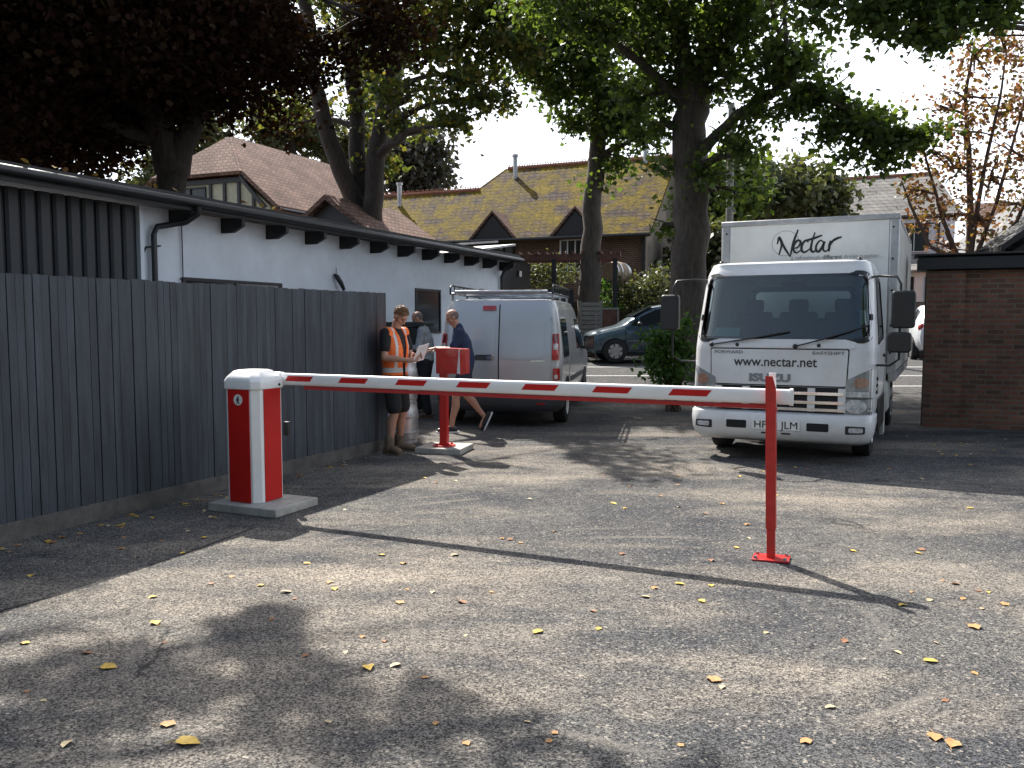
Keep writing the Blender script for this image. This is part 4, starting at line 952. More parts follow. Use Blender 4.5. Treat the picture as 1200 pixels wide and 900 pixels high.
# ------------------------------------------------------------------ brick house with a mossy roof
def roof(name, polys, m, parent, th=.12):
    mb = MB()
    for p in polys: o = len(mb.v); mb.add(p, [tuple(range(len(p)))])
    o = mb.build(name, m, parent); s = o.modifiers.new('s', 'SOLIDIFY'); s.thickness = th; s.offset = -1; return o
H1 = V((4.86, 32, 0)); h1 = thing('brick_house', 'brown brick house with a mossy yellow tiled roof across the road', 'house', H1, ROT)
zb = .45
mb = MB(); mb.box((-7.0, 3.9, (5.0 + zb) / 2), (14.0, 7.75, 5.0 - zb)); mb.build('wall', M['brickhouse'], h1)
mb = MB(); mb.prism([(.0, .0, zb), (.0, 8, zb), (.0, 8, 5.0), (.0, 4, 8.15), (.0, .0, 5.0)], (.12, 0, 0)); mb.build('gable_wall', M['brickside'], h1)
e = .35; sl_ = 3.25 / 4; ez = 5.1 - e * sl_
rf = roof('roof', [[(-8.0, -e, ez), (.35, -e, ez), (.35, 4, 8.35), (-7.2, 4, 8.35), (-8.0, 2.7, 7.3)],
                   [(.35, 8 + e, ez), (-8.0, 8 + e, ez), (-7.2, 4, 8.35), (.35, 4, 8.35)], [(-8, 2.7, 7.3), (-7.2, 4, 8.35), (-8, 8.35, ez)],
                   [(-8.0, -e, ez), (-8.0, 2.7, 7.3), (-13.2, 2.7, 7.3), (-14.6, -e, ez)], [(-8, 2.7, 7.3), (-8, 5.75, ez), (-14.6, 5.75, ez), (-13.2, 2.7, 7.3)], [(-14.6, -e, ez), (-13.2, 2.7, 7.3), (-14.6, 5.75, ez)]], M['mossroof'], h1)
mb = MB()
def crest(a, b):
    a, b = V(a), V(b); n = int((b - a).length / .24); mb.tube([a, b], .09, 6)
    for i in range(n):
        p = a + (b - a) * ((i + .5) / n); u = (b - a).normalized()
        mb.tube([p - u * .09, p - u * .06 + V((0, 0, .15)), p + u * .06 + V((0, 0, .15)), p + u * .09], .022, 5)
crest((-7.2, 4, 8.38), (.35, 4, 8.38)); crest((-13.2, 2.7, 7.33), (-8, 2.7, 7.33)); mb.tube([(-14.6, -e, ez + .03), (-13.2, 2.7, 7.33)], .09, 6); mb.build('ridge_tiles', M['ridgeclay'], rf)
for (x, y, z) in ((-6.6, 3.4, 7.8), (-.9, 3.7, 8.1), (-11.6, 2.0, 6.7)):
    mb = MB(); mb.cyl((x, y, z), (x, y, z + 1.0), .10, seg=12); mb.cyl((x, y, z + .95), (x, y, z + 1.05), .14, seg=12); mb.build('flue', M['alu'], rf)
mb = MB(); mb.tube([(-14.4, -e - .06, ez - .02), (.35, -e - .06, ez - .02)], .07, 6); mb.build('gutter', M['blackplastic'], h1)
for gx in (-6.0, -2.55):
    gbl = MB(); gbl.add([(gx - 1.05, -e - .02, 4.86), (gx + 1.05, -e - .02, 4.86), (gx, -e - .02, 5.98), (gx, 1.05, 5.98)], [(0, 3, 2), (1, 2, 3)])
    g_ = gbl.build('gablet_roof', M['tileroof'], h1); g_.modifiers.new('s', 'SOLIDIFY').thickness = .1
    mb = MB(); mb.prism([(gx - .9, -e + .03, 4.8), (gx + .9, -e + .03, 4.8), (gx, -e + .03, 5.8)], (0, .2, 0)); mb.build('gablet', M['blackwood'], h1)
for (x0, x1) in ((-6.9, -5.2), (-3.25, -2.0)):
    window(h1, x0, x1, 3.5, 4.75, M['whiteframe'] if x0 > -5 else M['blackwood'], M['houseglass'], bars=3, d=.08, y=-.02)
window(h1, -10.8, -9.6, 3.2, 4.4, M['whiteframe'], M['houseglass'], bars=2, d=.08, y=-.02)
for (y0, z0) in ((2.0, 2.6), (4.2, 3.2)):
    mb = MB(); mb.box((.13, y0, z0 + .5), (.06, .7, 1.1)); mb.build('window', M['blackwood'], h1)
mb = MB(); mb.box((.05, -.10, 2.7), (.10, .10, 4.4)); mb.build('downpipe', M['blackplastic'], h1)

# ------------------------------------------------------------------ tiled house at the left
H2 = V((-7.75, 28, 0)); h2 = thing('tiled_house', 'house with a steep red clay roof and half-timbered gable behind the outbuilding', 'house', H2, ROT)
mb = MB(); mb.box((-3, 3.6, 2.9), (5.9, 6.8, 4.9)); mb.build('wall', M['orange_wall'], h2)
E = .35; ze = 5.5 - E * .833
r2 = roof('roof', [[(E, -.25, ze), (E, 7.2, ze), (-3, 7.2, 8.0), (-3, 1.5, 8.0), (-1.08, -.25, 6.4)], [(-1.08, -.25, 6.4), (-3, 1.5, 8.0), (-4.92, -.25, 6.4)], [(-4.92, -.25, 6.4), (-3, 1.5, 8.0), (-3, 7.2, 8.0), (-6 - E, 7.2, ze), (-6 - E, -.25, ze)]], M['tileroof'], h2)
mb = MB(); mb.tube([(-3, 1.5, 8.03), (-3, 7.2, 8.03)], .09, 6); mb.tube([(-3, 1.5, 8.03), (-1.08, -.25, 6.43)], .08, 6); mb.tube([(-3, 1.5, 8.03), (-4.92, -.25, 6.43)], .08, 6); mb.build('ridge_tiles', M['tileroof'], r2)
mb = MB(); mb.prism([(-5.9, .0, 4.8), (-.1, .0, 4.8), (-.1, 0, 5.35), (-1.3, 0, 6.3), (-4.7, 0, 6.3), (-5.9, 0, 5.35)], (0, .25, 0)); tg = mb.build('timbered_gable', M['cream'], h2)
mb = MB()
for x in (-.75, -1.35, -1.95, -2.55, -4.3, -4.9, -5.4): mb.box((x, -.03, 5.45), (.11, .06, 1.5 if -4.8 < x < -1.3 else .95))
mb.box((-3, -.035, 6.27), (4.0, .08, .16)); mb.box((-3, -.035, 4.85), (5.9, .08, .14))
mb.prism([(-.05, -.28, 5.30), (-1.1, -.28, 6.36), (-1.1, -.28, 6.22), (-.2, -.28, 5.25)], (0, .08, 0)); mb.prism([(-5.95, -.28, 5.30), (-4.9, -.28, 6.36), (-4.9, -.28, 6.22), (-5.8, -.28, 5.25)], (0, .08, 0))
mb.build('timber_frame', M['blackwood'], tg)
window(h2, -4.1, -2.75, 5.05, 6.12, M['blackwood'], M['houseglass'], bars=1, d=.06)
mb = MB(); yy_, xx_ = 5.0, -.55; mb.add([(xx_, yy_, 8 - (xx_ + 3) * .833 + .06), (xx_, yy_ + 1.3, 8 - (xx_ + 3) * .833 + .06), (xx_ - .9, yy_ + 1.3, 8 - (xx_ + 2.1) * .833 + .06), (xx_ - .9, yy_, 8 - (xx_ + 2.1) * .833 + .06)], [(0, 1, 2, 3)])
rl = mb.build('roof_window', M['chrome'], r2); rl.modifiers.new('s', 'SOLIDIFY').thickness = .05
mb = MB(); mb.tube([(E + .06, -.2, ze), (E + .06, 7.2, ze)], .06, 6); mb.build('gutter', M['blackplastic'], h2)
# small dark gabled porch roof in front of it
pr = thing('gabled_shed', 'small dark gabled shed roof beyond the white outbuilding, left of the twin trunks', 'shed', (-5.15, 24.3, 0), ROT)
mb = MB(); mb.prism([(-1.6, -.2, 4.0), (0, -.2, 5.15), (1.6, -.2, 4.0), (1.6, -.2, 3.87), (0, -.2, 5.0), (-1.6, -.2, 3.87)], (0, 4, 0)); mb.build('roof', M['tileroof'], pr)
mb = MB(); mb.prism([(-1.4, 0, .3), (1.4, 0, .3), (1.4, 0, 3.95), (0, 0, 4.93), (-1.4, 0, 3.95)], (0, 3.6, 0)); mb.build('wall', M['blackwood'], pr)
# flat lean-to roofs behind the outbuilding's far end
lt = thing('lean_to_shed', 'low shed with grey sloping sheet roofs behind the far end of the white outbuilding', 'shed', (-1.6, 24.5, 0), ROT)
mb = MB(); mb.prism([(-3.4, -.2, 3.55), (.2, -.2, 3.75), (.2, 2.5, 4.05), (-3.4, 2.5, 3.95)], (0, 0, .06)); mb.prism([(-1.0, -1.6, 3.28), (1.6, -1.6, 3.45), (1.6, .6, 3.75), (-1.0, .6, 3.7)], (0, 0, .05)); mb.build('roof', M['alu'], lt)
mb = MB(); mb.box((-.9, .9, 1.8), (4.6, 2.6, 3.1)); mb.build('wall', M['blackwood'], lt)

# ------------------------------------------------------------------ white house far right
H3 = V((22.6, 44, 0)); h3 = thing('white_house', 'white rendered house with a grey slate roof beyond the truck', 'house', H3, ROT)
mb = MB(); mb.box((-4, 3.9, 3.85), (8.0, 7.8, 6.8)); mb.build('wall', M['housewhite'], h3)
r3 = roof('roof', [[(-8.3, -.3, 7.1), (.3, -.3, 7.1), (.3 - 1.1, 4, 9.75), (-8.3, 4, 9.75)], [(.3, 8.3, 7.1), (-8.3, 8.3, 7.1), (-8.3, 4, 9.75), (-.8, 4, 9.75)], [(.3, -.3, 7.1), (.3, 8.3, 7.1), (-.8, 4, 9.75)]], M['greyroof'], h3)
mb = MB(); mb.tube([(-8.3, 4, 9.8), (-.8, 4, 9.8)], .11, 6); mb.build('ridge_tiles', M['ridgeclay'], r3)
mb = MB(); mb.prism([(-9.4, -1.2, .4), (-5.4, -1.2, .4), (-5.4, -1.2, 7.2), (-7.4, -1.2, 9.4), (-9.4, -1.2, 7.2)], (0, 4, 0)); mb.build('cross_wing', M['housewhite'], h3)
mb = MB(); mb.prism([(-5.1, -1.4, 6.85), (-7.4, -1.4, 9.55), (-9.7, -1.4, 6.85), (-9.7, -1.4, 7.0), (-7.4, -1.4, 9.72), (-5.1, -1.4, 7.0)], (0, 5, 0)); mb.build('wing_roof', M['blackwood'], h3)
window(h3, -2.6, -1.15, 5.2, 6.75, M['whiteframe'], M['houseglass'], bars=1, d=.12)
mb = MB(); mb.box((-.75, -.08, 4.6), (.14, .12, 4.6)); mb.box((-2.0, -.06, 7.0), (5.2, .10, .16)); mb.build('downpipe', M['blackplastic'], h3)
mb = MB(); mb.prism([(-3.4, -3.0, 4.0), (.3, -3.0, 4.0), (-.4, 0, 5.0), (-3.4, 0, 5.0)], (0, 0, .12)); mb.build('porch_roof', M['greyroof'], h3)
mb = MB(); mb.box((-1.6, -1.4, 2.2), (3.6, 2.6, 3.6)); mb.build('porch_wall', M['housewhite'], h3)
for x in (-2.4, -.9): 
    mb = MB(); mb.box((x, -2.74, 3.1), (1.0, .1, 1.4)); mb.build('window', M['houseglass'], h3)
# orange house behind the red tree
h4 = thing('ochre_house', 'ochre brick house half hidden behind the red-leaved tree', 'house', (20.6, 36.6, -1.2), ROT)
mb = MB(); mb.box((3, 3, 3.2), (7, 6, 5.4)); mb.build('wall', M['orange_wall'], h4)
roof('roof', [[(-.8, -.3, 5.8), (6.8, -.3, 5.8), (6.8, 3, 8.2), (-.8, 3, 8.2)], [(6.8, 6.3, 5.8), (-.8, 6.3, 5.8), (-.8, 3, 8.2), (6.8, 3, 8.2)]], M['tileroof'], h4)
window(h4, 1.2, 2.6, 3.6, 5.0, M['whiteframe'], M['houseglass'], bars=1, d=.1)
# ------------------------------------------------------------------ trees and plants
LEAF = [(0, 0, 0), (.42, .18, .05), (.50, .52, .0), (.26, .62, .06), (0, 1.05, -.10), (-.26, .62, .06), (-.50, .52, .0), (-.42, .18, .05)]
def gpt(x, y): Y = CH * FPX / (y - HZ); return ((x - 600) / FPX * Y, Y)
SUNNY = [gpt(*p) for p in ((-40, 812), (90, 768), (150, 762), (215, 795), (238, 865), (262, 868), (262, 805), (245, 760), (290, 724), (345, 716), (362, 742), (335, 768), (385, 790), (400, 848), (440, 848), (470, 802), (510, 815), (545, 860), (640, 866), (690, 915), (1300, 915), (1300, 700), (1180, 640), (1060, 612), (960, 606), (900, 590), (820, 580), (740, 572), (690, 548), (650, 520), (560, 500), (500, 505), (440, 560), (300, 590), (0, 690), (-60, 730))]
def in_poly(x, y, poly):
    c = np.zeros(len(x), bool)
    for i in range(len(poly)):
        x1, y1 = poly[i]; x2, y2 = poly[i - 1]
        m = ((y1 > y) != (y2 > y)) & (x < (x2 - x1) * (y - y1) / (y2 - y1 + 1e-12) + x1); c ^= m
    return c
LEAFS = [(0, 0, 0), (.36, .45, .07), (0, 1.0, -.04), (-.36, .45, .07)]
def leaves(name, clusters, size, m, parent, seed=1, shape=LEAF, sub=.42, per=34, droop=.35, origin=None):
    """clusters: (centre, radii, count). Leaves gather in small sprays so that sky shows between them."""
    rg = np.random.default_rng(seed); P = []
    for c, r, n in clusters:
        k = max(3, int(n / per)); u = rg.normal(size=(k, 3)); u /= np.linalg.norm(u, axis=1)[:, None]
        u *= (rg.random(k) ** .45)[:, None]; cen = np.array(c) + u * np.array(r)
        idx = rg.integers(0, k, n); sc = rg.uniform(.6, 1.3, k)[idx][:, None]
        P.append(cen[idx] + rg.normal(size=(n, 3)) * np.array([sub, sub, sub * .62]) * sc)
    P = np.concatenate(P)
    if origin is not None:                      # keep the low sun's path to the open middle of the yard clear
        W_ = P + np.array(origin); t_ = W_[:, 2] / sd.z; gx, gy = W_[:, 0] - sd.x * t_, W_[:, 1] - sd.y * t_
        gx = gx + .06 * np.sin(5.1 * gy + 2 * gx) + .05 * np.sin(10.7 * gx + 3 * gy) + rg.normal(size=len(gx)) * .06; gy = gy + .05 * np.sin(7.3 * gx + 1); ok = ~in_poly(gx, gy, SUNNY); P = P[ok]
    n = len(P); base = np.array(shape); k = len(base)
    s = size * rg.uniform(.6, 1.25, n)
    d = rg.normal(size=(n, 3)); d[:, 2] -= droop; d /= np.linalg.norm(d, axis=1)[:, None]
    q = rg.normal(size=(n, 3)) * .6; q[:, 2] += .9; x = np.cross(d, q); x /= np.linalg.norm(x, axis=1)[:, None] + 1e-9; z = np.cross(x, d)
    W = P[:, None, :] + s[:, None, None] * (base[None, :, 0, None] * x[:, None, :] + base[None, :, 1, None] * d[:, None, :] + base[None, :, 2, None] * z[:, None, :])
    me = bpy.data.meshes.new(name); me.vertices.add(n * k); me.vertices.foreach_set('co', W.reshape(-1).astype(np.float32))
    me.loops.add(n * k); me.loops.foreach_set('vertex_index', np.arange(n * k, dtype=np.int32))
    me.polygons.add(n); me.polygons.foreach_set('loop_start', np.arange(n, dtype=np.int32) * k)
    me.update(calc_edges=True); me.validate()
    return link(name, me, m, parent)
def limb(mb, a, b, r0, r1, rnd, wob=.12, n=6, sag=0.0, seg=8):
    a, b = V(a), V(b); L_ = (b - a).length; pts = []
    for i in range(n + 1):
        t = i / n; p = a.lerp(b, t)
        if 0 < i < n: p += V((rnd.uniform(-1, 1), rnd.uniform(-1, 1), rnd.uniform(-1, 1))) * wob * L_ / n
        p.z += sag * math.sin(math.pi * t) * L_
        pts.append(p)
    mb.tube(pts, [r0 + (r1 - r0) * (i / n) ** .8 for i in range(n + 1)], seg); return pts
def tree(name, label, base, trunks, clusters, leaf, bark, size, seed, group=None, sub=.42, per=34, shape=LEAF, twigs=2, cat='tree', sag=.08):
    """trunks: list of (points, r0, r1) ; every cluster gets a limb from the nearest trunk point"""
    base = V(base); root = thing(name, label, cat, base, 0, group); rnd = random.Random(seed); mb = MB(); nodes = []
    for pts, r0, r1 in trunks:
        P = [V(p) - base for p in pts]; fine = []
        for i in range(len(P) - 1):
            for k in range(4):
                t = k / 4; fine.append(P[i].lerp(P[i + 1], t) + V((rnd.uniform(-1, 1), rnd.uniform(-1, 1), 0)) * r0 * .16 * (1 if i + k else 0))
        fine.append(P[-1]); n = len(fine); rr = [r0 + (r1 - r0) * i / (n - 1) for i in range(n)]
        rr[0] *= 1.45; rr[1] *= 1.12
        mb.tube(fine, rr, 14); nodes += [(p, r) for p, r in zip(fine, rr) if p.z > 1.6]
    C = [(tuple(V(c) - base), r, n) for c, r, n in clusters]
    for c, r, n in C:
        cv = V(c); p, pr = min(nodes, key=lambda q: (q[0] - cv).length + max(0, q[0].z - cv.z) * 1.4)
        pts = limb(mb, p, cv, min(pr * .5, .15), .035, rnd, sag=sag)
        for k in range(twigs * 2):
            st_ = pts[rnd.randint(3, 6)]; e = cv + V((rnd.uniform(-1, 1) * r[0], rnd.uniform(-1, 1) * r[1], rnd.uniform(-.9, .9) * r[2])); limb(mb, st_, e, .03, .010, rnd, n=4, seg=5)
    mb.build('trunk', bark, root, smooth=70)
    leaves('crown', C, size, leaf, root, seed, shape, sub, per, origin=tuple(base))
    return root
def px(x, y, Y):
    """a place seen towards pixel (x, y) at distance Y: used once to lay out the crown clumps"""
    return V(((x - 600) / FPX * Y, Y, CH + (HZ - y) / FPX * Y))

# dark tree behind the outbuilding, far left, its dense dark boughs stand in for a finger over the lens
cl = []
for (x, y, Y, r, n) in ((20, -30, 15.5, 1.9, 3400), (120, -20, 16, 1.9, 3400), (220, -30, 16, 1.9, 3400), (320, -20, 17, 1.8, 3000), (400, -30, 17.5, 1.6, 2400), (10, 70, 16, 1.7, 3400), (100, 75, 17, 1.7, 3400), (190, 70, 17.5, 1.5, 3000), (280, 60, 18, 1.4, 2600), (360, 45, 19, 1.4, 2200), (430, 30, 19.5, 1.3, 1700),
                       (30, 150, 17.5, 1.25, 2600), (110, 165, 18.5, 1.1, 2200), (175, 125, 18.5, 1.0, 1700), (0, 175, 19, 1.2, 1800), (70, 110, 17.5, 1.2, 2200), (235, 110, 18.5, 1.0, 1200), (320, 120, 19.5, .9, 700), (-60, 40, 14.5, 2, 2400), (-80, 130, 16, 1.7, 2200), (150, 20, 15, 1.4, 2000), (50, 20, 15, 1.4, 2000), (250, 15, 16, 1.3, 1800)):
    cl.append((tuple(px(x, y, Y)), (r, r, r * .8), n))
shade_ = [((-6.2, 12.6, 9.6), (1.3, 1.1, .8), 1500), ((-5.2, 12.2, 9.3), (1.0, .9, .7), 1200), ((-4.2, 11.5, 8.9), (.9, .6, .6), 750), ((-7.6, 12.6, 9.8), (1.4, 1.2, .9), 1500), ((-3.3, 10.75, 8.6), (.6, .4, .35), 330)]; shade_ = [(c, r, int(n * 1.15)) for c, r, n in shade_]
tree('finger_standin_tree', 'tree over the left end of the white outbuilding, dark crown standing in for a finger over the lens', (-7.4, 18.5, 0),
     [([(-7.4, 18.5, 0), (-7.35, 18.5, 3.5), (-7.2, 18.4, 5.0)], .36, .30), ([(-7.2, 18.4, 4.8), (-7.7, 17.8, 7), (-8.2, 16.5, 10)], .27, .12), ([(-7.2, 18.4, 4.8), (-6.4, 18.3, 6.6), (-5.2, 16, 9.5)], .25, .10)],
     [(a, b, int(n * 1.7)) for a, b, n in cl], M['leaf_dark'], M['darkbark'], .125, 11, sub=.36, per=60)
tree('added_beech_tree', 'unseen beech tree added beyond the left edge of the view to shade the near tarmac', (-12.6, 8.6, 0),
     [([(-12.6, 8.6, 0), (-12.4, 8.6, 4), (-11.8, 8.8, 7.5), (-10.5, 9.4, 9.6)], .4, .2)], shade_, M['leaf_dark'], M['darkbark'], .13, 61, sub=.2, per=55, sag=.02)  # unseen tree, added so its boughs throw shade on the near tarmac
# twin-trunked tree
def cc_(lst): return [(tuple(px(x, y, Y)), (r, r, r * .75), int(n * (.72 if n > 400 else 1))) for x, y, Y, r, n in lst]
tree('twin_trunk_tree', 'leaning tree with three dark trunks rising behind the white outbuilding', (-4.5, 25.5, gz(25.5)),
     [([px(432, 345, 25.5), px(418, 240, 25.5), px(392, 170, 25), px(372, 100, 24.5), px(362, -20, 24)], .33, .16),
      ([px(428, 345, 25.7), px(424, 230, 25.7), px(420, 130, 25.7), px(412, 40, 25.5), px(410, -60, 25)], .30, .15),
      ([px(440, 345, 25.3), px(440, 250, 25.3), px(446, 170, 25.3), px(460, 110, 25), px(490, 20, 24), px(500, -60, 23)], .33, .15)],
     cc_([(470, 115, 24, .8, 500), (510, 55, 23, 1.2, 1700), (560, 25, 22.5, 1.3, 1900), (590, 60, 22.5, 1.0, 1300), (550, 95, 22.5, .9, 900), (540, 145, 22.5, .45, 260), (580, 120, 22.5, .55, 360), (520, 110, 23, .7, 450), (525, 150, 22.7, .3, 120), (450, 60, 25, 1.3, 1500), (400, 30, 25, 1.5, 1500), (350, 110, 26, 1.2, 700), (500, -10, 23, 1.6, 2200), (610, 0, 22.5, 1.6, 2300), (420, 140, 26, 1.0, 420), (455, 190, 26, .7, 260), (350, 150, 27, .9, 350), (390, -30, 24, 1.6, 1800), (480, 150, 24.5, .6, 230)]),
     M['leaf_mid'], M['darkbark'], .155, 12, sub=.27, per=42)
# middle tree
tree('slender_tree', 'straight ivy-flecked tree between the van and the big sycamore, in front of the mossy roof', (2.35, 25.5, gz(25.5)),
     [([V((2.35, 25.5, gz(25.5))), px(690, 330, 25.5), px(694, 250, 25.5), px(697, 170, 25.5), px(703, 90, 25.2), px(706, -30, 25)], .36, .16)],
     cc_([(700, 130, 25, 1.1, 1500), (670, 100, 24.5, 1.2, 1700), (730, 150, 25, .9, 900), (715, 185, 25.2, .6, 420), (745, 110, 24.8, 1.1, 1200), (640, 90, 24.3, 1.1, 1400), (690, 40, 24, 1.6, 2400), (750, 30, 24, 1.5, 2000), (640, 20, 23.5, 1.6, 2400), (690, -30, 23.5, 1.7, 2200), (760, 165, 24.5, .6, 350), (615, 60, 23.5, 1.1, 1300), (670, 150, 25, .6, 380), (705, 215, 25.3, .35, 90)]),
     M['leaf_main'], M['bark'], .155, 13, sub=.27, per=42)
# big sycamore behind the truck
tree('big_sycamore', 'massive thick-trunked sycamore standing right behind the left corner of the truck', (4.05, 19.6, gz(19.6)),
     [([V((4.05, 19.6, gz(19.6) - .1)), px(806, 350, 19.6), px(808, 250, 19.6), px(806, 160, 19.6), px(804, 110, 19.5)], .42, .36),
      ([px(804, 120, 19.5), px(790, 50, 19.2), px(770, -50, 18.6)], .26, .14), ([px(806, 125, 19.5), px(830, 40, 19.3), px(850, -60, 18.8)], .27, .14),
      ([px(808, 190, 19.6), px(860, 140, 18.6), px(915, 105, 17.7), px(970, 125, 17), px(1035, 158, 16.7)], .13, .06), ([px(800, 130, 19.5), px(745, 80, 19.0), px(690, 40, 18.4)], .13, .06)],
     cc_([(760, 50, 19, 1.0, 1500), (820, 60, 19, 1.0, 1500), (865, 45, 18.5, .9, 1300), (845, 105, 19, .7, 560), (775, 115, 19.3, .7, 520), (895, 95, 18, .7, 800), (925, 75, 17.5, .65, 800), (950, 120, 17, .55, 700), (985, 135, 17, .55, 800), (1015, 150, 16.8, .5, 750), (1045, 165, 16.6, .4, 520), (1075, 160, 16.6, .25, 200), (1030, 190, 16.7, .25, 200), (925, 130, 17.4, .4, 260), (965, 165, 17, .3, 200), (990, 188, 16.9, .2, 110), (880, 140, 18, .45, 240), (850, 165, 18.6, .5, 300), (830, 205, 18.8, .45, 220), (760, 150, 19.4, .5, 260), (865, 185, 18.4, .35, 150), (820, 0, 18.5, 1.3, 2000), (740, 0, 18, 1.3, 2000), (890, 5, 17.5, 1.0, 1300), (690, 30, 18, 1.0, 1200), (650, 5, 18.5, 1.1, 1400), (780, 200, 20, .35, 140), (735, 120, 19.5, .5, 320), (775, 265, 20, .3, 90), (852, 225, 19.3, .35, 130), (790, 240, 19.9, .25, 60), (800, -90, 17, 2.2, 3300), (900, -90, 15.5, 1.6, 2300), (730, -90, 16.5, 1.9, 2400)]),
     M['leaf_main'], M['bark'], .135, 14, sub=.22, per=38)
# bough from the right coming in at the top
tree('overhanging_sycamore', 'leafy boughs of a sycamore reaching in over the brick wall at the top right', (11.5, 14.5, 0),
     [([V((11.5, 14.5, 0)), (11.3, 14.4, 4), (10.6, 14.2, 7.2), (9.5, 14, 9.5)], .35, .16), ([(10.8, 14.3, 6.6), (8.5, 13.8, 7.9), (6.0, 13.4, 7.6)], .12, .05)],
     cc_([(940, 5, 14, .6, 650), (985, 5, 13.8, .6, 700), (1035, 15, 13.6, .6, 850), (1080, 28, 13.5, .5, 750), (1125, 10, 13.5, .6, 800), (1175, 5, 13.5, .55, 650), (1070, 55, 13.5, .28, 220), (1105, 45, 13.5, .3, 240), (1020, 42, 13.6, .28, 180), (1010, -70, 13.5, 1.3, 1700), (1130, -75, 13.5, 1.3, 1700), (900, -75, 14, 1.1, 1300), (1150, 40, 13.5, .25, 150)]) + [((5.4, 12.6, 9.6), (1.8, 1.4, .7), 2000), ((2.9, 13.6, 10.3), (1.7, 1.2, .7), 1500), ((1.9, 14.6, 9.6), (1.2, .9, .6), 800), ((7.8, 12.4, 9.6), (1.8, 1.6, .8), 2000), ((.9, 13.2, 10.2), (.9, .5, .4), 420)],
     M['leaf_main'], M['bark'], .12, 15, sub=.19, per=38)
# sparse red-leaved tree
rt = []
tr_ = [([px(1135, 378, 17), px(1132, 300, 17), px(1128, 200, 17), px(1120, 120, 17), px(1128, 60, 17)], .09, .02)]
for (a, b, c, d) in (((1130, 330), (1100, 260), (1080, 200), (1065, 150)), ((1133, 320), (1160, 240), (1180, 160), (1195, 90)), ((1132, 300), (1145, 200), (1160, 120), (1165, 70)), ((1130, 310), (1085, 290), (1060, 240), (1050, 215)), ((1134, 330), (1185, 260), (1215, 190), (1230, 130))):
    tr_.append(([px(*a, 17), px(*b, 16.9), px(*c, 16.8), px(*d, 16.8)], .05, .012))
for (x, y, r, n) in ((1130, 75, .5, 90), (1165, 70, .4, 70), (1190, 100, .45, 80), (1120, 120, .5, 75), (1090, 130, .3, 30), (1160, 140, .5, 80), (1085, 180, .4, 50), (1110, 200, .5, 70), (1150, 210, .5, 70), (1190, 190, .5, 100), (1070, 225, .3, 50), (1100, 250, .4, 55), (1140, 260, .4, 50), (1185, 240, .4, 60), (1075, 262, .25, 30), (1200, 130, .4, 80), (1170, 285, .4, 50), (1105, 290, .35, 30), (1120, 160, .5, 50)):
    rt.append((tuple(px(x, y, 17)), (r, r, r), int(n * 3.8)))
tree('red_leaved_tree', 'thin sparse tree with rusty red leaves rising behind the brick wall', (9.1, 17, 0), tr_, rt, M['leaf_red'], M['twig'], .085, 16, sub=.20, per=14, sag=0)
# far trees
def far_tree(label, x, y0, y1, Y, wdt, leaf, seed, n=3200, group='distant trees'):
    b = px(x, 377, Y); b.z = .5; cz = (y0 + y1) / 2; cl = []; rnd = random.Random(seed)
    h = (y1 - y0) / FPX * Y; ww = wdt / FPX * Y
    for k in range(11):
        a = rnd.uniform(0, 6.28); q = rnd.uniform(.1, .75); cl.append((tuple(px(x, cz, Y) + V((math.cos(a) * q * ww / 2, rnd.uniform(-.3, .3) * ww, math.sin(a) * q * h / 2))), (ww * .2, ww * .2, h * .17), n // 11))
    return tree('distant_tree', label, b, [([b, px(x, (y1 + 377) / 2, Y), px(x + 2, cz, Y)], .4, .2)], cl, leaf, M['darkbark'], .34, seed, group, sub=.5, per=22, shape=LEAFS)
far_tree('dark rounded beech beside the left end of the mossy roof', 482, 150, 262, 46, 95, M['leaf_purple'], 21, 9000)
far_tree('tall grey-green tree behind the three leaning trunks', 440, 80, 230, 50, 120, M['leaf_far'], 22, 7000)
far_tree('loose tree rising behind the ridge of the steep clay roof', 345, 100, 215, 48, 130, M['leaf_far'], 23, 6000)
far_tree('shadowy tree behind the clay-roofed house at its left', 215, 90, 250, 46, 150, M['leaf_far'], 24, 7000)
far_tree('bushy olive tree just above the roof of the truck, left half', 880, 195, 275, 40, 120, M['leaf_far'], 25, 8000)
far_tree('round-headed olive tree beside the white gable above the truck', 945, 190, 270, 42, 85, M['leaf_far'], 26, 6500)
far_tree('rusty-tinged tree low behind the sycamore trunk and the truck box', 822, 262, 352, 33, 60, M['leaf_far'], 28, 5200)
far_tree('green tree right behind the utility pole above the truck', 842, 180, 290, 36, 70, M['leaf_main'], 27, 4500)
# trees added behind the photographer: seen only as reflections, and they close off that side of the sky
for i, (x, y) in enumerate(((-9, -9), (-1.5, -13), (6, -10), (13, -5))):
    rnd = random.Random(60 + i); cl = [((x + rnd.uniform(-3, 3), y + rnd.uniform(-2.5, 2.5), rnd.uniform(3.2, 10)), (1.9, 1.9, 1.3), 620) for _ in range(12)]
    tree('added_lime_tree', ('unseen lime tree added behind the camera at the far left', 'unseen lime tree added behind the camera, left of the middle', 'unseen lime tree added behind the camera, right of the middle', 'unseen lime tree added behind the camera at the far right')[i], (x, y, 0), [([(x, y, 0), (x, y, 4), (x + .3, y, 9)], .35, .15)], cl, M['leaf_main'], M['bark'], .34, 60 + i, 'unseen lime trees added behind the camera', sub=.6, shape=LEAFS)
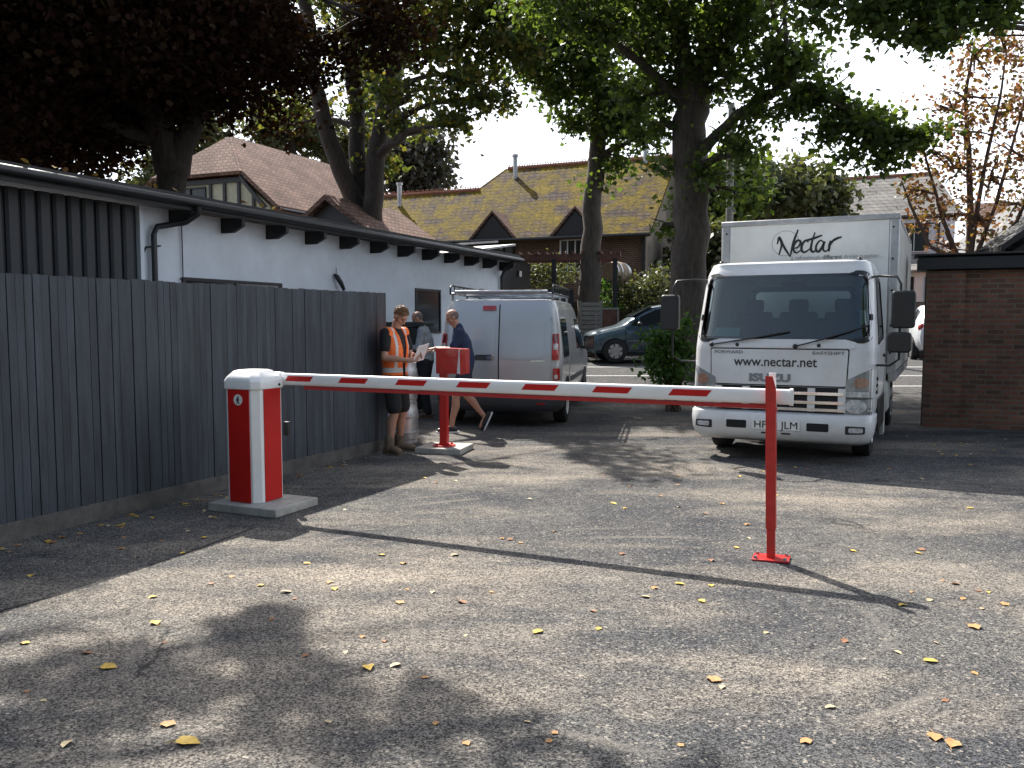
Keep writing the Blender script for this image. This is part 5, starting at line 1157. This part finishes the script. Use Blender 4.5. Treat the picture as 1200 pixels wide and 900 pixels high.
# lower greenery
def bush(label, clusters, n_seed, name='shrub', cat='shrub', size=.10, sub=.16, leaf=None, group=None, base=None, shape=LEAFS):
    c0 = V(clusters[0][0]); b = V(base) if base else V((c0.x, c0.y, gz(c0.y))); root = thing(name, label, cat, b, 0, group); rnd = random.Random(n_seed)
    mb = MB(); C = [(tuple(V(c) - b), r, n) for c, r, n in clusters]
    for c, r, n in C:
        for k in range(3): limb(mb, (rnd.uniform(-.15, .15), rnd.uniform(-.15, .15), 0), V(c) + V((rnd.uniform(-.5, .5) * r[0], 0, rnd.uniform(0, .8) * r[2])), .025, .006, rnd, n=4, seg=5)
    mb.build('stems', M['twig'], root, smooth=60); leaves('foliage', C, size, leaf or M['leaf_bush'], root, n_seed, shape, sub, 26, droop=-.1)
bush('leafy green sapling growing at the foot of the big sycamore beside the truck cab', cc_([(790, 432, 15.2, .42, 900), (775, 415, 15.2, .3, 500), (772, 398, 15.1, .2, 260), (795, 405, 15.3, .3, 450), (785, 392, 15.3, .2, 160), (765, 425, 15.1, .14, 110), (803, 380, 15.4, .2, 150)]), 31, size=.10, sub=.11)
for i, (lst, lab) in enumerate(((cc_([(600, 322, 28.5, .7, 900), (625, 322, 28.5, .7, 900), (655, 322, 28.5, .7, 900)]), 'low green hedge behind the roof rack of the van'),
                                (cc_([(765, 345, 26.5, .8, 1300), (745, 350, 26.5, .6, 800), (775, 328, 26.6, .5, 500), (728, 345, 26.5, .4, 400)]), 'ivy spilling over the stone wall behind the blue car'),
                                (cc_([(712, 338, 26, .3, 200), (718, 355, 26, .3, 160)]), 'spiky bright green plant in front of the stone wall left of the blue car'))):
    bush(lab, lst, 41 + i, size=.13, sub=.22, name=('hedge', 'ivy', 'garden_plant')[i], cat=('hedge', 'ivy', 'plant')[i], leaf=M['leaf_far'] if i < 2 else None)
mb = MB()
# stone boundary wall across the road
sw = MB(); sw.box((0, 0, .8), (17, .4, 1.6)); sw.box((0, 0, 1.63), (17.1, .48, .08)); o = sw.build('boundary_wall', M['stonewall']); o.location = (8.0, 27.1, gz(27)); o.rotation_euler = (0, 0, -.02)
tag(o, 'dark stone boundary wall on the far side of the road behind the blue car', 'wall')
# dark timber screen behind the outbuilding end
sc_ = MB(); x = 0
while x < 2.0: sc_.box((x + .07, 0, 1.1), (.13, .03, 2.2)); x += .15
sc_.box((1.0, -.03, 2.15), (2.0, .06, .12)); o = sc_.build('timber_screen', M['blackwood']); o.location = (-.35, 24.2, gz(24) - .25); o.rotation_euler = (0, 0, -.05)
tag(o, 'dark slatted timber screen between the outbuilding and the slender tree', 'fence')
gt = MB()
for k in range(11): gt.box((0, 0, .25 + k * .13), (.62, .025, .105))
gt.box((-.3, .03, .85), (.07, .05, 1.6)); gt.box((.3, .03, .85), (.07, .05, 1.6)); o = gt.build('slatted_panel', M['greywood']); o.location = tuple(px(692, 377, 24.6).xy) + (gz(24.6),)
tag(o, 'small weathered slatted fence panel just left of the blue car', 'fence panel')
nb = thing('framed_board', 'brown board in a pale frame standing beside the slatted panel', 'board', (px(711, 377, 24.9).x, 24.9, gz(24.9)))
mb = MB(); mb.box((0, 0, .85), (.58, .04, 1.1)); mb.build('panel', M['brownwood'], nb)
mb = MB()
for c, s_ in (((0, -.01, 1.43), (.68, .06, .06)), ((0, -.01, .28), (.68, .06, .06)), ((-.32, -.01, .7), (.05, .06, 1.4)), ((.32, -.01, .7), (.05, .06, 1.4))): mb.box(c, s_)
mb.build('frame', M['greywood'], nb)
# pergola and barrel
pg = thing('pergola', 'brown timber pergola beams on dark posts in front of the brick house', 'pergola', tuple(px(672, 377, 26).xy) + (gz(26),), ROT * .35)
mb = MB(); mb.box((-.2, -.6, 2.95), (3.2, .09, .18)); mb.box((-.2, .8, 2.98), (3.0, .09, .18)); mb.build('beam', M['brownwood'], pg)
for k in range(12):
    mb = MB(); mb.box((-1.6 + k * .27, .1, 3.08), (.06, 1.7, .08)); mb.build('rafter', M['brownwood'], pg)
for x in (-.55, 1.25):
    mb = MB(); mb.box((x, -.6, 1.45), (.13, .13, 2.9)); mb.build('post', M['blackwood'], pg)
bp0 = px(722, 320, 26.2); ba = thing('oak_barrel', 'oak barrel with metal hoops hung on its side beside the pergola', 'barrel', bp0, R(-35))
prof = [(-.42, .27), (-.25, .315), (0, .335), (.25, .315), (.42, .27)]; n = 28
mb = MB(); mb.rings([[(r * math.cos(t * 2 * math.pi / n), y, r * math.sin(t * 2 * math.pi / n)) for t in range(n)] for y, r in prof]); mb.build('staves', M['barrelwood'], ba, smooth=40)
for y, r in ((-.39, .283), (-.22, .325), (.22, .325), (.39, .283)):
    mb = MB(); mb.rings([[(q * math.cos(t * 2 * math.pi / n), y + dy, q * math.sin(t * 2 * math.pi / n)) for t in range(n)] for dy, q in ((-.03, r - .02), (-.03, r + .004), (.03, r + .004), (.03, r - .02))], cap=False); mb.build('hoop', M['steel'], ba)
mb = MB(); mb.cyl((0, 0, -.3), (0, 0, -(bp0.z - gz(26.2))), .07, seg=10); mb.build('stand', M['blackwood'], ba)
# pole
pw = MB(); pw.tube([(0, 0, 0), (0, 0, 7.8)], [.14, .10], 12); o = pw.build('utility_pole', M['greywood'], smooth=60); o.location = tuple(px(852, 377, 27).xy) + (gz(27),)
tag(o, 'grey wooden utility pole rising behind the truck next to the sycamore', 'pole')
# wheelie bin and beer kegs
bn_ = thing('wheelie_bin', 'dark wheelie bin against the white outbuilding behind the men', 'bin', (-1.83, 14.6, 0), R(-8))
mb = MB(); mb.rings([[(-.30, -.30, 0.1), (.30, -.30, .1), (.30, .30, .1), (-.30, .30, .1)], [(-.38, -.36, 1.52), (.38, -.36, 1.52), (.38, .36, 1.52), (-.38, .36, 1.52)]]); mb.build('body', M['bin'], bn_, bevel=.03)
mb = MB(); mb.box((0, 0, 1.56), (.84, .80, .07)); mb.tube([(-.35, .42, 1.58), (.35, .42, 1.58)], .02, 8); mb.build('lid', M['bin'], bn_, bevel=.02)
for s_ in (-1, 1):
    mb = MB(); mb.cyl((s_ * .30, .28, .1), (s_ * .36, .28, .1), .1); mb.build('wheel', M['rubber'], bn_)
def keg(label, loc):
    k = thing('beer_keg', label, 'keg', loc, 0, 'steel beer kegs behind the man in the orange vest'); n = 28
    prof = [(.0, .165), (.0, .185), (.05, .185), (.06, .195), (.13, .198), (.14, .207), (.16, .207), (.17, .198), (.34, .198), (.35, .207), (.37, .207), (.38, .198), (.44, .195), (.46, .185), (.53, .185), (.53, .170), (.47, .165), (.47, .0001)]
    mb = MB(); mb.rings([[(r * math.cos(t * 2 * math.pi / n), r * math.sin(t * 2 * math.pi / n), z) for t in range(n)] for z, r in prof]); mb.build('shell', M['steel'], k, smooth=30)
    mb = MB(); mb.cyl((0, 0, .47), (0, 0, .50), .03); mb.build('valve', M['steel'], k)
keg('lower steel beer keg standing on the tarmac behind the man in the orange vest', (-1.44, 11.25, 0)); keg('upper steel beer keg stacked on another behind the man in the orange vest', (-1.45, 11.27, .532))
# ------------------------------------------------------------------ people
def chain(mb, pts, rad, side=(1, 0, 0), seg=16):
    pts = [V(p) for p in pts]; rad = [r if hasattr(r, '__len__') else (r, r) for r in rad]; side = V(side)
    fr = []
    for i, p in enumerate(pts):
        t = (pts[min(i + 1, len(pts) - 1)] - pts[max(i - 1, 0)]).normalized(); s = (side - t * side.dot(t)).normalized(); fr.append((p, t, s, t.cross(s), rad[i]))
    def ring(p, s, n, r, k=1): return [p + (s * math.cos(a) * r[0] + n * math.sin(a) * r[1]) * k for a in [2 * math.pi * j / seg for j in range(seg)]]
    rs = []; p, t, s, n, r = fr[0]; m_ = min(r)
    rs += [ring(p - t * m_ * .8, s, n, r, .5), ring(p - t * m_ * .5, s, n, r, .84)]
    rs += [ring(p, s, n, r) for p, t, s, n, r in fr]
    p, t, s, n, r = fr[-1]; m_ = min(r); rs += [ring(p + t * m_ * .5, s, n, r, .84), ring(p + t * m_ * .8, s, n, r, .5)]
    mb.rings(rs)
def remesh(mb, name, mats, parent, voxel=.008, smooth=6, keep=None, pick=None):
    me = mb.mesh('tmp'); o = bpy.data.objects.new('tmp', me); col.objects.link(o)
    r = o.modifiers.new('r', 'REMESH'); r.mode = 'VOXEL'; r.voxel_size = voxel; s = o.modifiers.new('s', 'SMOOTH'); s.factor = .6; s.iterations = smooth
    dg = bpy.context.evaluated_depsgraph_get(); out = bpy.data.meshes.new_from_object(o.evaluated_get(dg)); bpy.data.objects.remove(o); out.name = name
    out.materials.clear()
    if keep or pick:
        bm = bmesh.new(); bm.from_mesh(out)
        if pick:
            for f in bm.faces: f.material_index = pick(f.calc_center_median())
        if keep: bmesh.ops.delete(bm, geom=[f for f in bm.faces if not keep(f.calc_center_median())], context='FACES')
        bm.to_mesh(out); bm.free()
    ob = link(name, out, mats, parent); out.shade_smooth(); return ob
def hand(mb, wrist, d, palm, side, curl=.5, k=1.0):
    """d: direction of the fingers, palm: palm normal, side: towards the thumb"""
    w, d, palm, side = V(wrist), V(d).normalized(), V(palm).normalized(), V(side).normalized()
    chain(mb, [w - d * .02, w + d * .03, w + d * .085 * k], [(.027, .020), (.036, .016), (.040, .014)], side, 12)
    for j, (o, l) in enumerate(((.030, .070), (.011, .080), (-.010, .074), (-.030, .058))):
        b = w + d * .085 * k + side * o; a1 = curl * .8; a2 = curl * 1.9
        m1 = b + (d * math.cos(a1) + palm * math.sin(a1)) * l * .55; e = m1 + (d * math.cos(a2) + palm * math.sin(a2)) * l * .5
        chain(mb, [b - d * .02, b, m1, e], [.0095, .009, .0085, .007], side, 8)
    b = w + d * .03 + side * .03; m1 = b + (side * .75 + d * .55 + palm * .3).normalized() * .045; e = m1 + (d * .9 + side * .15 + palm * .5 * (1 + curl)).normalized() * .035
    chain(mb, [b - side * .02, b, m1, e], [.014, .012, .010, .008], d, 8)
def head(mb, c, Rm):
    c = V(c)
    def P(x, y, z): return c + Rm @ V((x, y, z))
    mb.ball(P(0, -.010, .025), (.074, .092, .088), 20, rot=Rm); mb.ball(P(0, .012, -.030), (.060, .070, .075), 18, rot=Rm)
    mb.ball(P(0, .045, -.080), (.034, .036, .030), 12, rot=Rm); chain(mb, [P(-.05, .0, -.07), P(0, .055, -.098), P(.05, .0, -.07)], [.017, .016, .017], Rm @ V((0, 0, 1)), 8)
    chain(mb, [P(0, .082, .015), P(0, .098, -.012), P(0, .108, -.030)], [(.010, .008), (.012, .010), (.015, .011)], Rm @ V((1, 0, 0)), 8)
    chain(mb, [P(-.04, .070, .030), P(0, .082, .034), P(.04, .070, .030)], [.010, .010, .010], Rm @ V((0, 0, 1)), 8)
    chain(mb, [P(-.022, .078, -.060), P(0, .085, -.058), P(.022, .078, -.060)], [.008, .009, .008], Rm @ V((0, 0, 1)), 8)
    for s in (-1, 1):
        mb.ball(P(s * .078, -.008, -.012), (.010, .020, .032), 10, rot=Rm); mb.ball(P(s * .045, .050, -.025), (.022, .022, .022), 10, rot=Rm)
    return P
def face(root, P, Rm):
    for s in (-1, 1):
        mb = MB(); mb.ball(P(s * .031, .078, .008), (.011, .006, .0075), 10, rot=Rm); mb.build('eye', M['eye'], root, smooth=60)
    for s in (): mb.tube([P(s * .016, .090, .030), P(s * .034, .086, .035), P(s * .05, .074, .030)], [.004, .0045, .003], 6)
    mb = MB(); mb.tube([P(-.020, .0845, -.058), P(0, .092, -.057), P(.020, .0845, -.058)], .0025, 6); mb.build('lips', M['eye'], root)
def leg(mb, hip, knee, ankle, k=1.0):
    chain(mb, [hip, V(hip).lerp(V(knee), .45), knee], [.088 * k, .074 * k, .057 * k], seg=16)
    k_, a_ = V(knee), V(ankle); d = (a_ - k_); back = V((0, -.018, 0))
    chain(mb, [knee, k_ + d * .28 + back, k_ + d * .7, ankle], [.055 * k, .058 * k, .042 * k, .036 * k], seg=16)
def arm(mb, sh, el, wr, k=1.0):
    chain(mb, [sh, V(sh).lerp(V(el), .5), el], [.056 * k, .049 * k, .040 * k], seg=14); chain(mb, [el, V(el).lerp(V(wr), .35), wr], [.040 * k, .041 * k, .027 * k], seg=14)
def torso(mb, pel, che, nck, wide=.175, deep=.115, grow=0, belly=0):
    pel, che, nck = V(pel), V(che), V(nck); w = V((0, 0, 0))
    chain(mb, [pel - V((0, 0, .02)), pel.lerp(che, .4), pel.lerp(che, .75), che.lerp(nck, .25), che.lerp(nck, .62), nck - V((0, 0, .04))],
          [(wide * .93 + grow, deep + grow), (wide * .86 + grow, deep * .95 + grow + belly), (wide * .97 + grow, deep * 1.05 + grow), (wide * 1.06 + grow, deep * 1.05 + grow), (wide * .92 + grow, deep * .8 + grow), (wide * .38 + grow, deep * .55 + grow)], (1, 0, 0), 22)
def boot(root, ank, dr, m, high=.16, sole=None, pitch=0):
    """dr: toe direction"""
    d = V(dr).normalized(); s = d.cross(V((0, 0, 1))).normalized(); up = s.cross(d); a = V(ank)
    mb = MB(); heel = a - d * .055 - up * .055; toe = a + d * .19 - up * .06
    kb = 1.22 if high > .05 else 1.0
    chain(mb, [heel, a + d * .03 - up * .045, a + d * .10 - up * .045, toe], [(.038 * kb, .042), (.042 * kb, .05), (.047 * kb, .04 * kb), (.042 * kb, .030 * kb)], s, 14)
    if high > .05: chain(mb, [a - up * .05, a + V((0, 0, high - .09))], [.058, .060], s, 14)
    o = remesh(mb, 'shoe', m, root, .008, 3)
    mb = MB(); pts = [(-.10, .036), (-.05, .044), (.08, .050), (.16, .050), (.215, .030), (.235, 0)]; out = [(x, w) for x, w in pts] + [(x, -w) for x, w in pts[-2::-1]]
    mb.prism([a + d * x + s * w - up * .10 for x, w in out], up * .022); mb.build('sole', sole or m, o)
def figure(label, loc, rz, J, skin_top, wear, mats, hairk, grp=None, belly=0):
    root = thing('person', label, 'person', loc, rz, grp); mb = MB()
    torso(mb, J['pel'], J['che'], J['nck'], grow=-.012, belly=belly); chain(mb, [J['nck'] - V((0, .005, .05)), V(J['nck']).lerp(V(J['head']), .55)], [.062, .056], seg=14)
    for s in 'LR':
        leg(mb, J['hip' + s], J['kne' + s], J['ank' + s]); arm(mb, J['sho' + s], J['elb' + s], J['wri' + s]); chain(mb, [J['sho' + s], J['nck'] - V((0, 0, .05))], [.050, .04])
        h = J['hand' + s]; hand(mb, J['wri' + s], h[0], h[1], h[2], h[3] if len(h) > 3 else .5)
        d = V(J['toe' + s]).normalized(); chain(mb, [J['ank' + s] - d * .02 - V((0, 0, .04)), J['ank' + s] + d * .12 - V((0, 0, .055))], [.03, .03])
    P = head(mb, J['head'], J['hrot']); remesh(mb, 'body', M['skin'], root, .0065, 4); face(root, P, J['hrot'])
    return root, P
def clothes(root, J, name, mats, parts, voxel=.008, smooth=5, keep=None, pick=None, belly=0, grow=.014):
    mb = MB()
    if 'torso' in parts: torso(mb, J['pel'], J['che'], J['nck'], grow=grow, belly=belly)
    if 'torso' in parts: chain(mb, [V(J['nck']) - V((0, 0, .13)), V(J['nck']) - V((0, .0, .045))], [(.10 + grow * .3, .085 + grow * .3), (.070 + grow * .3, .068 + grow * .3)])
    for s in 'LR':
        if 'torso' in parts: chain(mb, [J['sho' + s], J['nck'] - V((0, 0, .055))], [.072 + grow * .3, .055])
        if 'sleeve' in parts: t = parts['sleeve']; e = V(J['sho' + s]).lerp(V(J['elb' + s]), t); chain(mb, [J['sho' + s], e], [.072, .066])
        if 'longsleeve' in parts: chain(mb, [J['sho' + s], V(J['sho' + s]).lerp(V(J['elb' + s]), .5), J['elb' + s]], [.070, .062, .053]); chain(mb, [J['elb' + s], V(J['elb' + s]).lerp(V(J['wri' + s]), .45), V(J['elb' + s]).lerp(V(J['wri' + s]), .93)], [.053, .050, .038])
        if 'shorts' in parts: t = parts['shorts']; e = V(J['hip' + s]).lerp(V(J['kne' + s]), t); chain(mb, [J['hip' + s], V(J['hip' + s]).lerp(e, .5), e], [.108, .102, .098])
        if 'trousers' in parts:
            chain(mb, [J['hip' + s], V(J['hip' + s]).lerp(V(J['kne' + s]), .5), J['kne' + s]], [.105, .092, .078]); chain(mb, [J['kne' + s], V(J['kne' + s]).lerp(V(J['ank' + s]), .5), V(J['ank' + s]) + V((0, 0, .0))], [.078, .073, .068])
    if 'shorts' in parts or 'trousers' in parts: chain(mb, [J['pel'] - V((0, 0, .03)), J['pel'] + V((0, 0, .06))], [(.172, .128), (.165, .122)], (1, 0, 0), 20)
    return remesh(mb, name, mats, root, voxel, smooth, keep, pick)
def rotx(a, b=0, c=0): return Matrix.Rotation(R(c), 3, 'Z') @ Matrix.Rotation(R(a), 3, 'X') @ Matrix.Rotation(R(b), 3, 'Y')
v = lambda x, y, z: V((x, y, z))
# man in the orange vest, reading a sheet of paper
J = dict(pel=v(0, 0, .97), che=v(0, .0, 1.22), nck=v(0, .01, 1.53), head=v(.0, .085, 1.665), hrot=rotx(-40, 0, -8), hipL=v(-.09, 0, .93), hipR=v(.09, 0, .93), kneL=v(-.10, .04, .50), kneR=v(.10, .06, .50), ankL=v(-.12, -.03, .10), ankR=v(.13, .0, .10),
         toeL=v(-.25, 1, 0), toeR=v(.3, 1, 0), shoL=v(-.185, .0, 1.46), shoR=v(.185, .0, 1.46), elbL=v(-.24, .06, 1.18), elbR=v(.255, .03, 1.17), wriL=v(-.10, .27, 1.18), wriR=v(.11, .27, 1.14), handL=(v(.5, .8, .15), v(.4, -.3, .6), v(.2, -.3, .9), .6), handR=(v(-.5, .85, .1), v(-.4, -.3, .6), v(-.2, -.3, .9), .6))
man, P = figure('man in an orange hi-vis vest and black shorts reading beside the fence end', (-1.43, 10.42, 0), R(-118), J, 0, 0, 0, 0)
clothes(man, J, 'tshirt', M['tshirt'], {'torso': 1, 'sleeve': .62}, keep=lambda c: c.z > .93)
def vest_keep(c):
    if c.z < .95 or c.z > 1.535: return False
    if abs(c.x) > .235 - (c.z - 1.2) * .10 and c.z > 1.28: return False
    if c.y > .0 and abs(c.x) < .030 + max(0, c.z - 1.2) * .14: return False
    return (V((c.x, c.y)) - V((0, .01))).length > .085 or c.z < 1.48
def vest_pick(c):
    if .99 < c.z < 1.045 or 1.12 < c.z < 1.15: return 1 if c.z < 1.05 else 0
    return 1 if (.104 < abs(c.x) < .136 and c.z > 1.045) else 0
vest = clothes(man, J, 'hivis_vest', [M['orange'], M['reflect']], {'torso': 1}, keep=vest_keep, pick=vest_pick, grow=.027)
vest.modifiers.new('s', 'SOLIDIFY').thickness = .006
clothes(man, J, 'shorts', M['shorts'], {'shorts': .86}, keep=lambda c: c.z < 1.03)
for s in 'LR':
    boot(man, J['ank' + s], J['toe' + s], M['boot'], .17)
    mb = MB(); chain(mb, [V(J['ank' + s]) + v(0, 0, .06), V(J['ank' + s]) + v(0, 0, .12)], [.045, .044]); remesh(mb, 'sock', M['sock'], man, .008, 2)
hr = MB(); hr.ball(P(0, -.018, .038), (.082, .096, .086), 20, rot=J['hrot'])
rr_ = random.Random(5); Rh = J['hrot']
for k in range(90):
    a = rr_.uniform(0, 6.28); ph = rr_.uniform(.1, 1.45); d_ = V((math.cos(a) * math.cos(ph) * .078, math.sin(a) * math.cos(ph) * .092 - .018, math.sin(ph) * .085 + .038)); e_ = d_ * 1.08 + V((rr_.uniform(-.01, .01), .012, .008)); hr.tube([P(*d_), P(*e_)], [.012, .005], 6)
def hk(c):
    l = J['hrot'].inverted() @ (c - V(J['head'])); return l.z > .045 - max(0, -l.y) * 1.1 and (l.y < .07 or l.z > .07)
remesh(hr, 'hair', M['hair'], man, .006, 2, keep=hk)
pp = MB(); pp.add([(-.13, .33, 1.14), (.10, .33, 1.11), (.11, .42, 1.31), (-.12, .42, 1.34), (-.02, .36, 1.225)], [(0, 1, 4), (1, 2, 4), (2, 3, 4), (3, 0, 4)])
o = pp.build('paper_sheet', M['paper']); o.modifiers.new('s', 'SOLIDIFY').thickness = .002; o.location = man.location; o.rotation_euler = man.rotation_euler; tag(o, 'white sheet of paper held by the man in the orange vest', 'paper')
# man in the navy polo leaning on the red box
J = dict(pel=v(0, -.12, .97), che=v(0, -.10, 1.22), nck=v(0, -.02, 1.52), head=v(.0, .06, 1.66), hrot=rotx(-30, 0, 4), hipL=v(-.09, -.12, .93), hipR=v(.09, -.12, .93), kneL=v(-.10, .02, .50), kneR=v(.10, -.15, .52), ankL=v(-.10, .08, .10), ankR=v(.10, -.40, .22),
         toeL=v(-.1, 1, 0), toeR=v(.0, .42, -.9), shoL=v(-.185, -.04, 1.44), shoR=v(.185, -.04, 1.44), elbL=v(-.22, .08, 1.20), elbR=v(.225, .06, 1.18), wriL=v(-.12, .31, 1.22), wriR=v(.12, .30, 1.19), handL=(v(.3, .95, -.1), v(.2, 0, -1), v(.9, -.2, 0), .35), handR=(v(-.3, .95, -.1), v(-.2, 0, -1), v(-.9, -.2, 0), .35))
m3, P = figure('balding man in navy polo and shorts with one heel raised at the red box', (-.80, 12.35, 0), R(96), J, 0, 0, 0, 0, belly=.03)
clothes(m3, J, 'polo_shirt', M['navy'], {'torso': 1, 'sleeve': .75}, keep=lambda c: c.z > .86, belly=.035)
mb = MB(); chain(mb, [V(J['nck']) - v(0, .02, .055), V(J['nck']) + v(0, .0, .01)], [.075, .068]); remesh(mb, 'collar', M['navy'], m3, .008, 2)
clothes(m3, J, 'shorts', M['navyshorts'], {'shorts': .75}, keep=lambda c: c.z < 1.03)
for s in 'LR': boot(m3, J['ank' + s], J['toe' + s], M['shoe'], .03, M['sole'])
def fringe(root, P, J):
    hr = MB(); hr.ball(P(0, -.012, .022), (.0765, .095, .090), 20, rot=J['hrot'])
    def hk(c):
        l = J['hrot'].inverted() @ (c - V(J['head'])); return -.06 < l.z < .055 and l.y < .015 and not (abs(l.x) > .04 and l.y > -.02 and l.z < .01)
    remesh(hr, 'hair', M['greyhair'], root, .006, 1, keep=hk)
fringe(m3, P, J)
# man in grey behind
J = dict(pel=v(0, 0, .97), che=v(0, .0, 1.22), nck=v(0, .06, 1.52), head=v(.0, .145, 1.655), hrot=rotx(-34), hipL=v(-.09, 0, .93), hipR=v(.09, 0, .93), kneL=v(-.10, .03, .50), kneR=v(.10, .05, .50), ankL=v(-.11, -.04, .10), ankR=v(.11, .02, .10),
         toeL=v(-.2, 1, 0), toeR=v(.2, 1, 0), shoL=v(-.185, .04, 1.45), shoR=v(.185, .04, 1.45), elbL=v(-.23, .10, 1.17), elbR=v(.23, .10, 1.16), wriL=v(-.12, .34, 1.17), wriR=v(.12, .34, 1.15), handL=(v(.3, .9, .1), v(.2, 0, 1), v(-.9, .2, .1), .3), handR=(v(-.3, .9, .1), v(-.2, 0, 1), v(.9, .2, .1), .3))
m2, P = figure('balding man in a grey long-sleeved top and dark trousers looking down at a clipboard', (-1.43, 14.25, 0), R(86), J, 0, 0, 0, 0)
clothes(m2, J, 'jumper', M['greyshirt'], {'torso': 1, 'longsleeve': 1}, keep=lambda c: c.z > .96)
clothes(m2, J, 'trousers', M['trousers'], {'trousers': 1}, keep=lambda c: c.z < 1.04)
for s in 'LR': boot(m2, J['ank' + s], J['toe' + s], M['brownshoe'], .03)
fringe(m2, P, J)
pp = MB(); pp.box((0, .50, 1.195), (.24, .32, .008), Matrix.Rotation(R(8), 4, 'X')); o = pp.build('clipboard', M['paper']); o.location = V(m2.location) + V((0, 0, -.06)); o.rotation_euler = m2.rotation_euler; tag(o, 'pale clipboard held flat by the man in the grey top', 'clipboard')

# ------------------------------------------------------------------ fallen leaves
def leafmesh(seed):
    rg = random.Random(seed); mb = MB(); base = [(0, -.5), (.30, -.32), (.42, 0), (.28, .3), (0, .62), (-.28, .28), (-.40, -.02), (-.30, -.3)]
    vs = [(x * .075 * rg.uniform(.8, 1.2), y * .075 * rg.uniform(.8, 1.2), .004 + abs(x) * .035 * rg.uniform(.2, 1.4)) for x, y in base] + [(0, 0, .006)]
    mb.add(vs, [(i, (i + 1) % 8, 8) for i in range(8)]); mb.tube([(0, -.035, .006), (.004, -.055, .004), (.012, -.07, .006)], .0012, 4)
    return mb
kinds = []
for i, (c, lab) in enumerate((((.55, .36, .06), 'bright yellow'), ((.42, .22, .08), 'orange-tan'), ((.24, .11, .05), 'brown curled'), ((.46, .37, .22), 'pale buff'))):
    m_ = mat('fallen_leaf_' + lab.split()[0].replace('-', '_'), c, .7, noise=.3, nscale=40)
    o = leafmesh(i).build('fallen_leaf', m_, smooth=60); kinds.append((o, lab)); o['used'] = 0
spots = [(205, 887, 0, 1.3), (60, 888, 3, 1), (184, 864, 1, 1), (113, 793, 0, 1.2), (172, 738, 0, 1), (15, 763, 0, .9), (170, 706, 0, .9), (427, 793, 0, 1.4), (400, 774, 3, .7), (631, 749, 0, 1.1), (704, 745, 0, .8), (843, 808, 1, 1.4), (770, 695, 1, .8), (466, 713, 1, 1), (388, 696, 0, 1), (382, 688, 1, .9), (532, 655, 3, 1), (598, 636, 2, 1), (470, 665, 1, .9), (800, 690, 0, 1), (827, 711, 0, 1), (838, 692, 0, .8), (1103, 785, 0, 1), (1112, 880, 1, 1.5), (1135, 888, 1, 1), (956, 885, 1, .8), (985, 842, 3, .9), (1155, 743, 1, 1.2), (1140, 708, 1, .9), (1100, 710, 3, 1), (1068, 716, 0, .8), (1190, 715, 1, .8), (420, 755, 1, .8), (352, 778, 2, .7), (330, 700, 3, 1.1), (300, 692, 0, .7), (265, 681, 1, .8), (240, 690, 2, .7), (88, 775, 2, .8), (25, 680, 0, .9), (505, 700, 3, .8), (460, 790, 3, 1), (495, 805, 1, .8), (540, 712, 2, .9), (355, 665, 0, .8), (445, 655, 0, .7), (575, 700, 1, .6), (610, 640, 1, .7), (760, 706, 3, .8), (1078, 700, 1, .7), (1130, 690, 2, .8), (1170, 700, 0, .7), (1000, 760, 2, .7), (905, 750, 3, .7)]
rg = random.Random(9)
for k in range(34):
    Y_ = rg.uniform(5.2, 10.4); X_ = F0.x + (F1.x - F0.x) * (Y_ - F0.y) / (F1.y - F0.y) + .10 + abs(rg.gauss(0, .12)); spots.append((600 + X_ / Y_ * FPX, HZ + CH * FPX / Y_, rg.choice([0, 1, 2, 2, 3]), .9))
for k in range(26): spots.append((rg.uniform(0, 300), rg.uniform(600, 660) if k % 2 else rg.uniform(578, 640), rg.choice([0, 1, 3]), .8))
for k in range(44): spots.append((rg.uniform(330, 1190), 545 + 120 * rg.random() ** 1.3, rg.choice([0, 1, 1, 2, 3]), .85))
for k in range(22): spots.append((rg.uniform(1060, 1198), rg.uniform(508, 535), rg.choice([0, 1, 3]), .85))
for k in range(24): spots.append((rg.uniform(0, 1200), rg.uniform(680, 895), rg.choice([1, 2, 3]), .6))
for x, y, k, s_ in spots:
    Y = CH * FPX * 1.0 / (y - HZ); X = (x - 600) / FPX * Y; s_ *= .78
    fx = F0.x + (F1.x - F0.x) * (Y - F0.y) / (F1.y - F0.y)
    if Y < 10.6 and X < fx + .12: X = fx + rg.uniform(.12, .4)
    src, lab = kinds[k]
    if not src['used']: o = src; src['used'] = 1
    else: o = src.copy(); col.objects.link(o)
    o.location = (X, Y, gz(Y)); o.rotation_euler = (rg.uniform(-.08, .08), rg.uniform(-.08, .08), rg.uniform(0, 6.28)); q = s_ * rg.uniform(.75, 1.15); o.scale = (q, q, q)
    tag(o, lab + ' fallen leaf lying on the grey tarmac', 'leaf', 'fallen leaves on the tarmac')
for src, _ in kinds:
    if 'used' in src: pass
for o in bpy.data.objects:
    if 'used' in o: del o['used']
# a few leaves lodged along the gutter edge
gm = kinds[1][0].data
for k in range(26):
    s_ = rg.uniform(-6, 5); d = V((.396, .918, 0)); nrm = V((.918, -.396, 0)); p = B0 + d * s_ + nrm * rg.uniform(.36, .44)
    o = bpy.data.objects.new('gutter_leaf', kinds[rg.choice([0, 1, 1, 2])][0].data); col.objects.link(o); o.location = (p.x, p.y, 3.325); o.rotation_euler = (rg.uniform(.2, .8), rg.uniform(-.4, .4), rg.uniform(0, 6.28))
    tag(o, 'dry leaf lodged along the roof edge of the white outbuilding', 'leaf', 'dry leaves along the outbuilding roof edge')
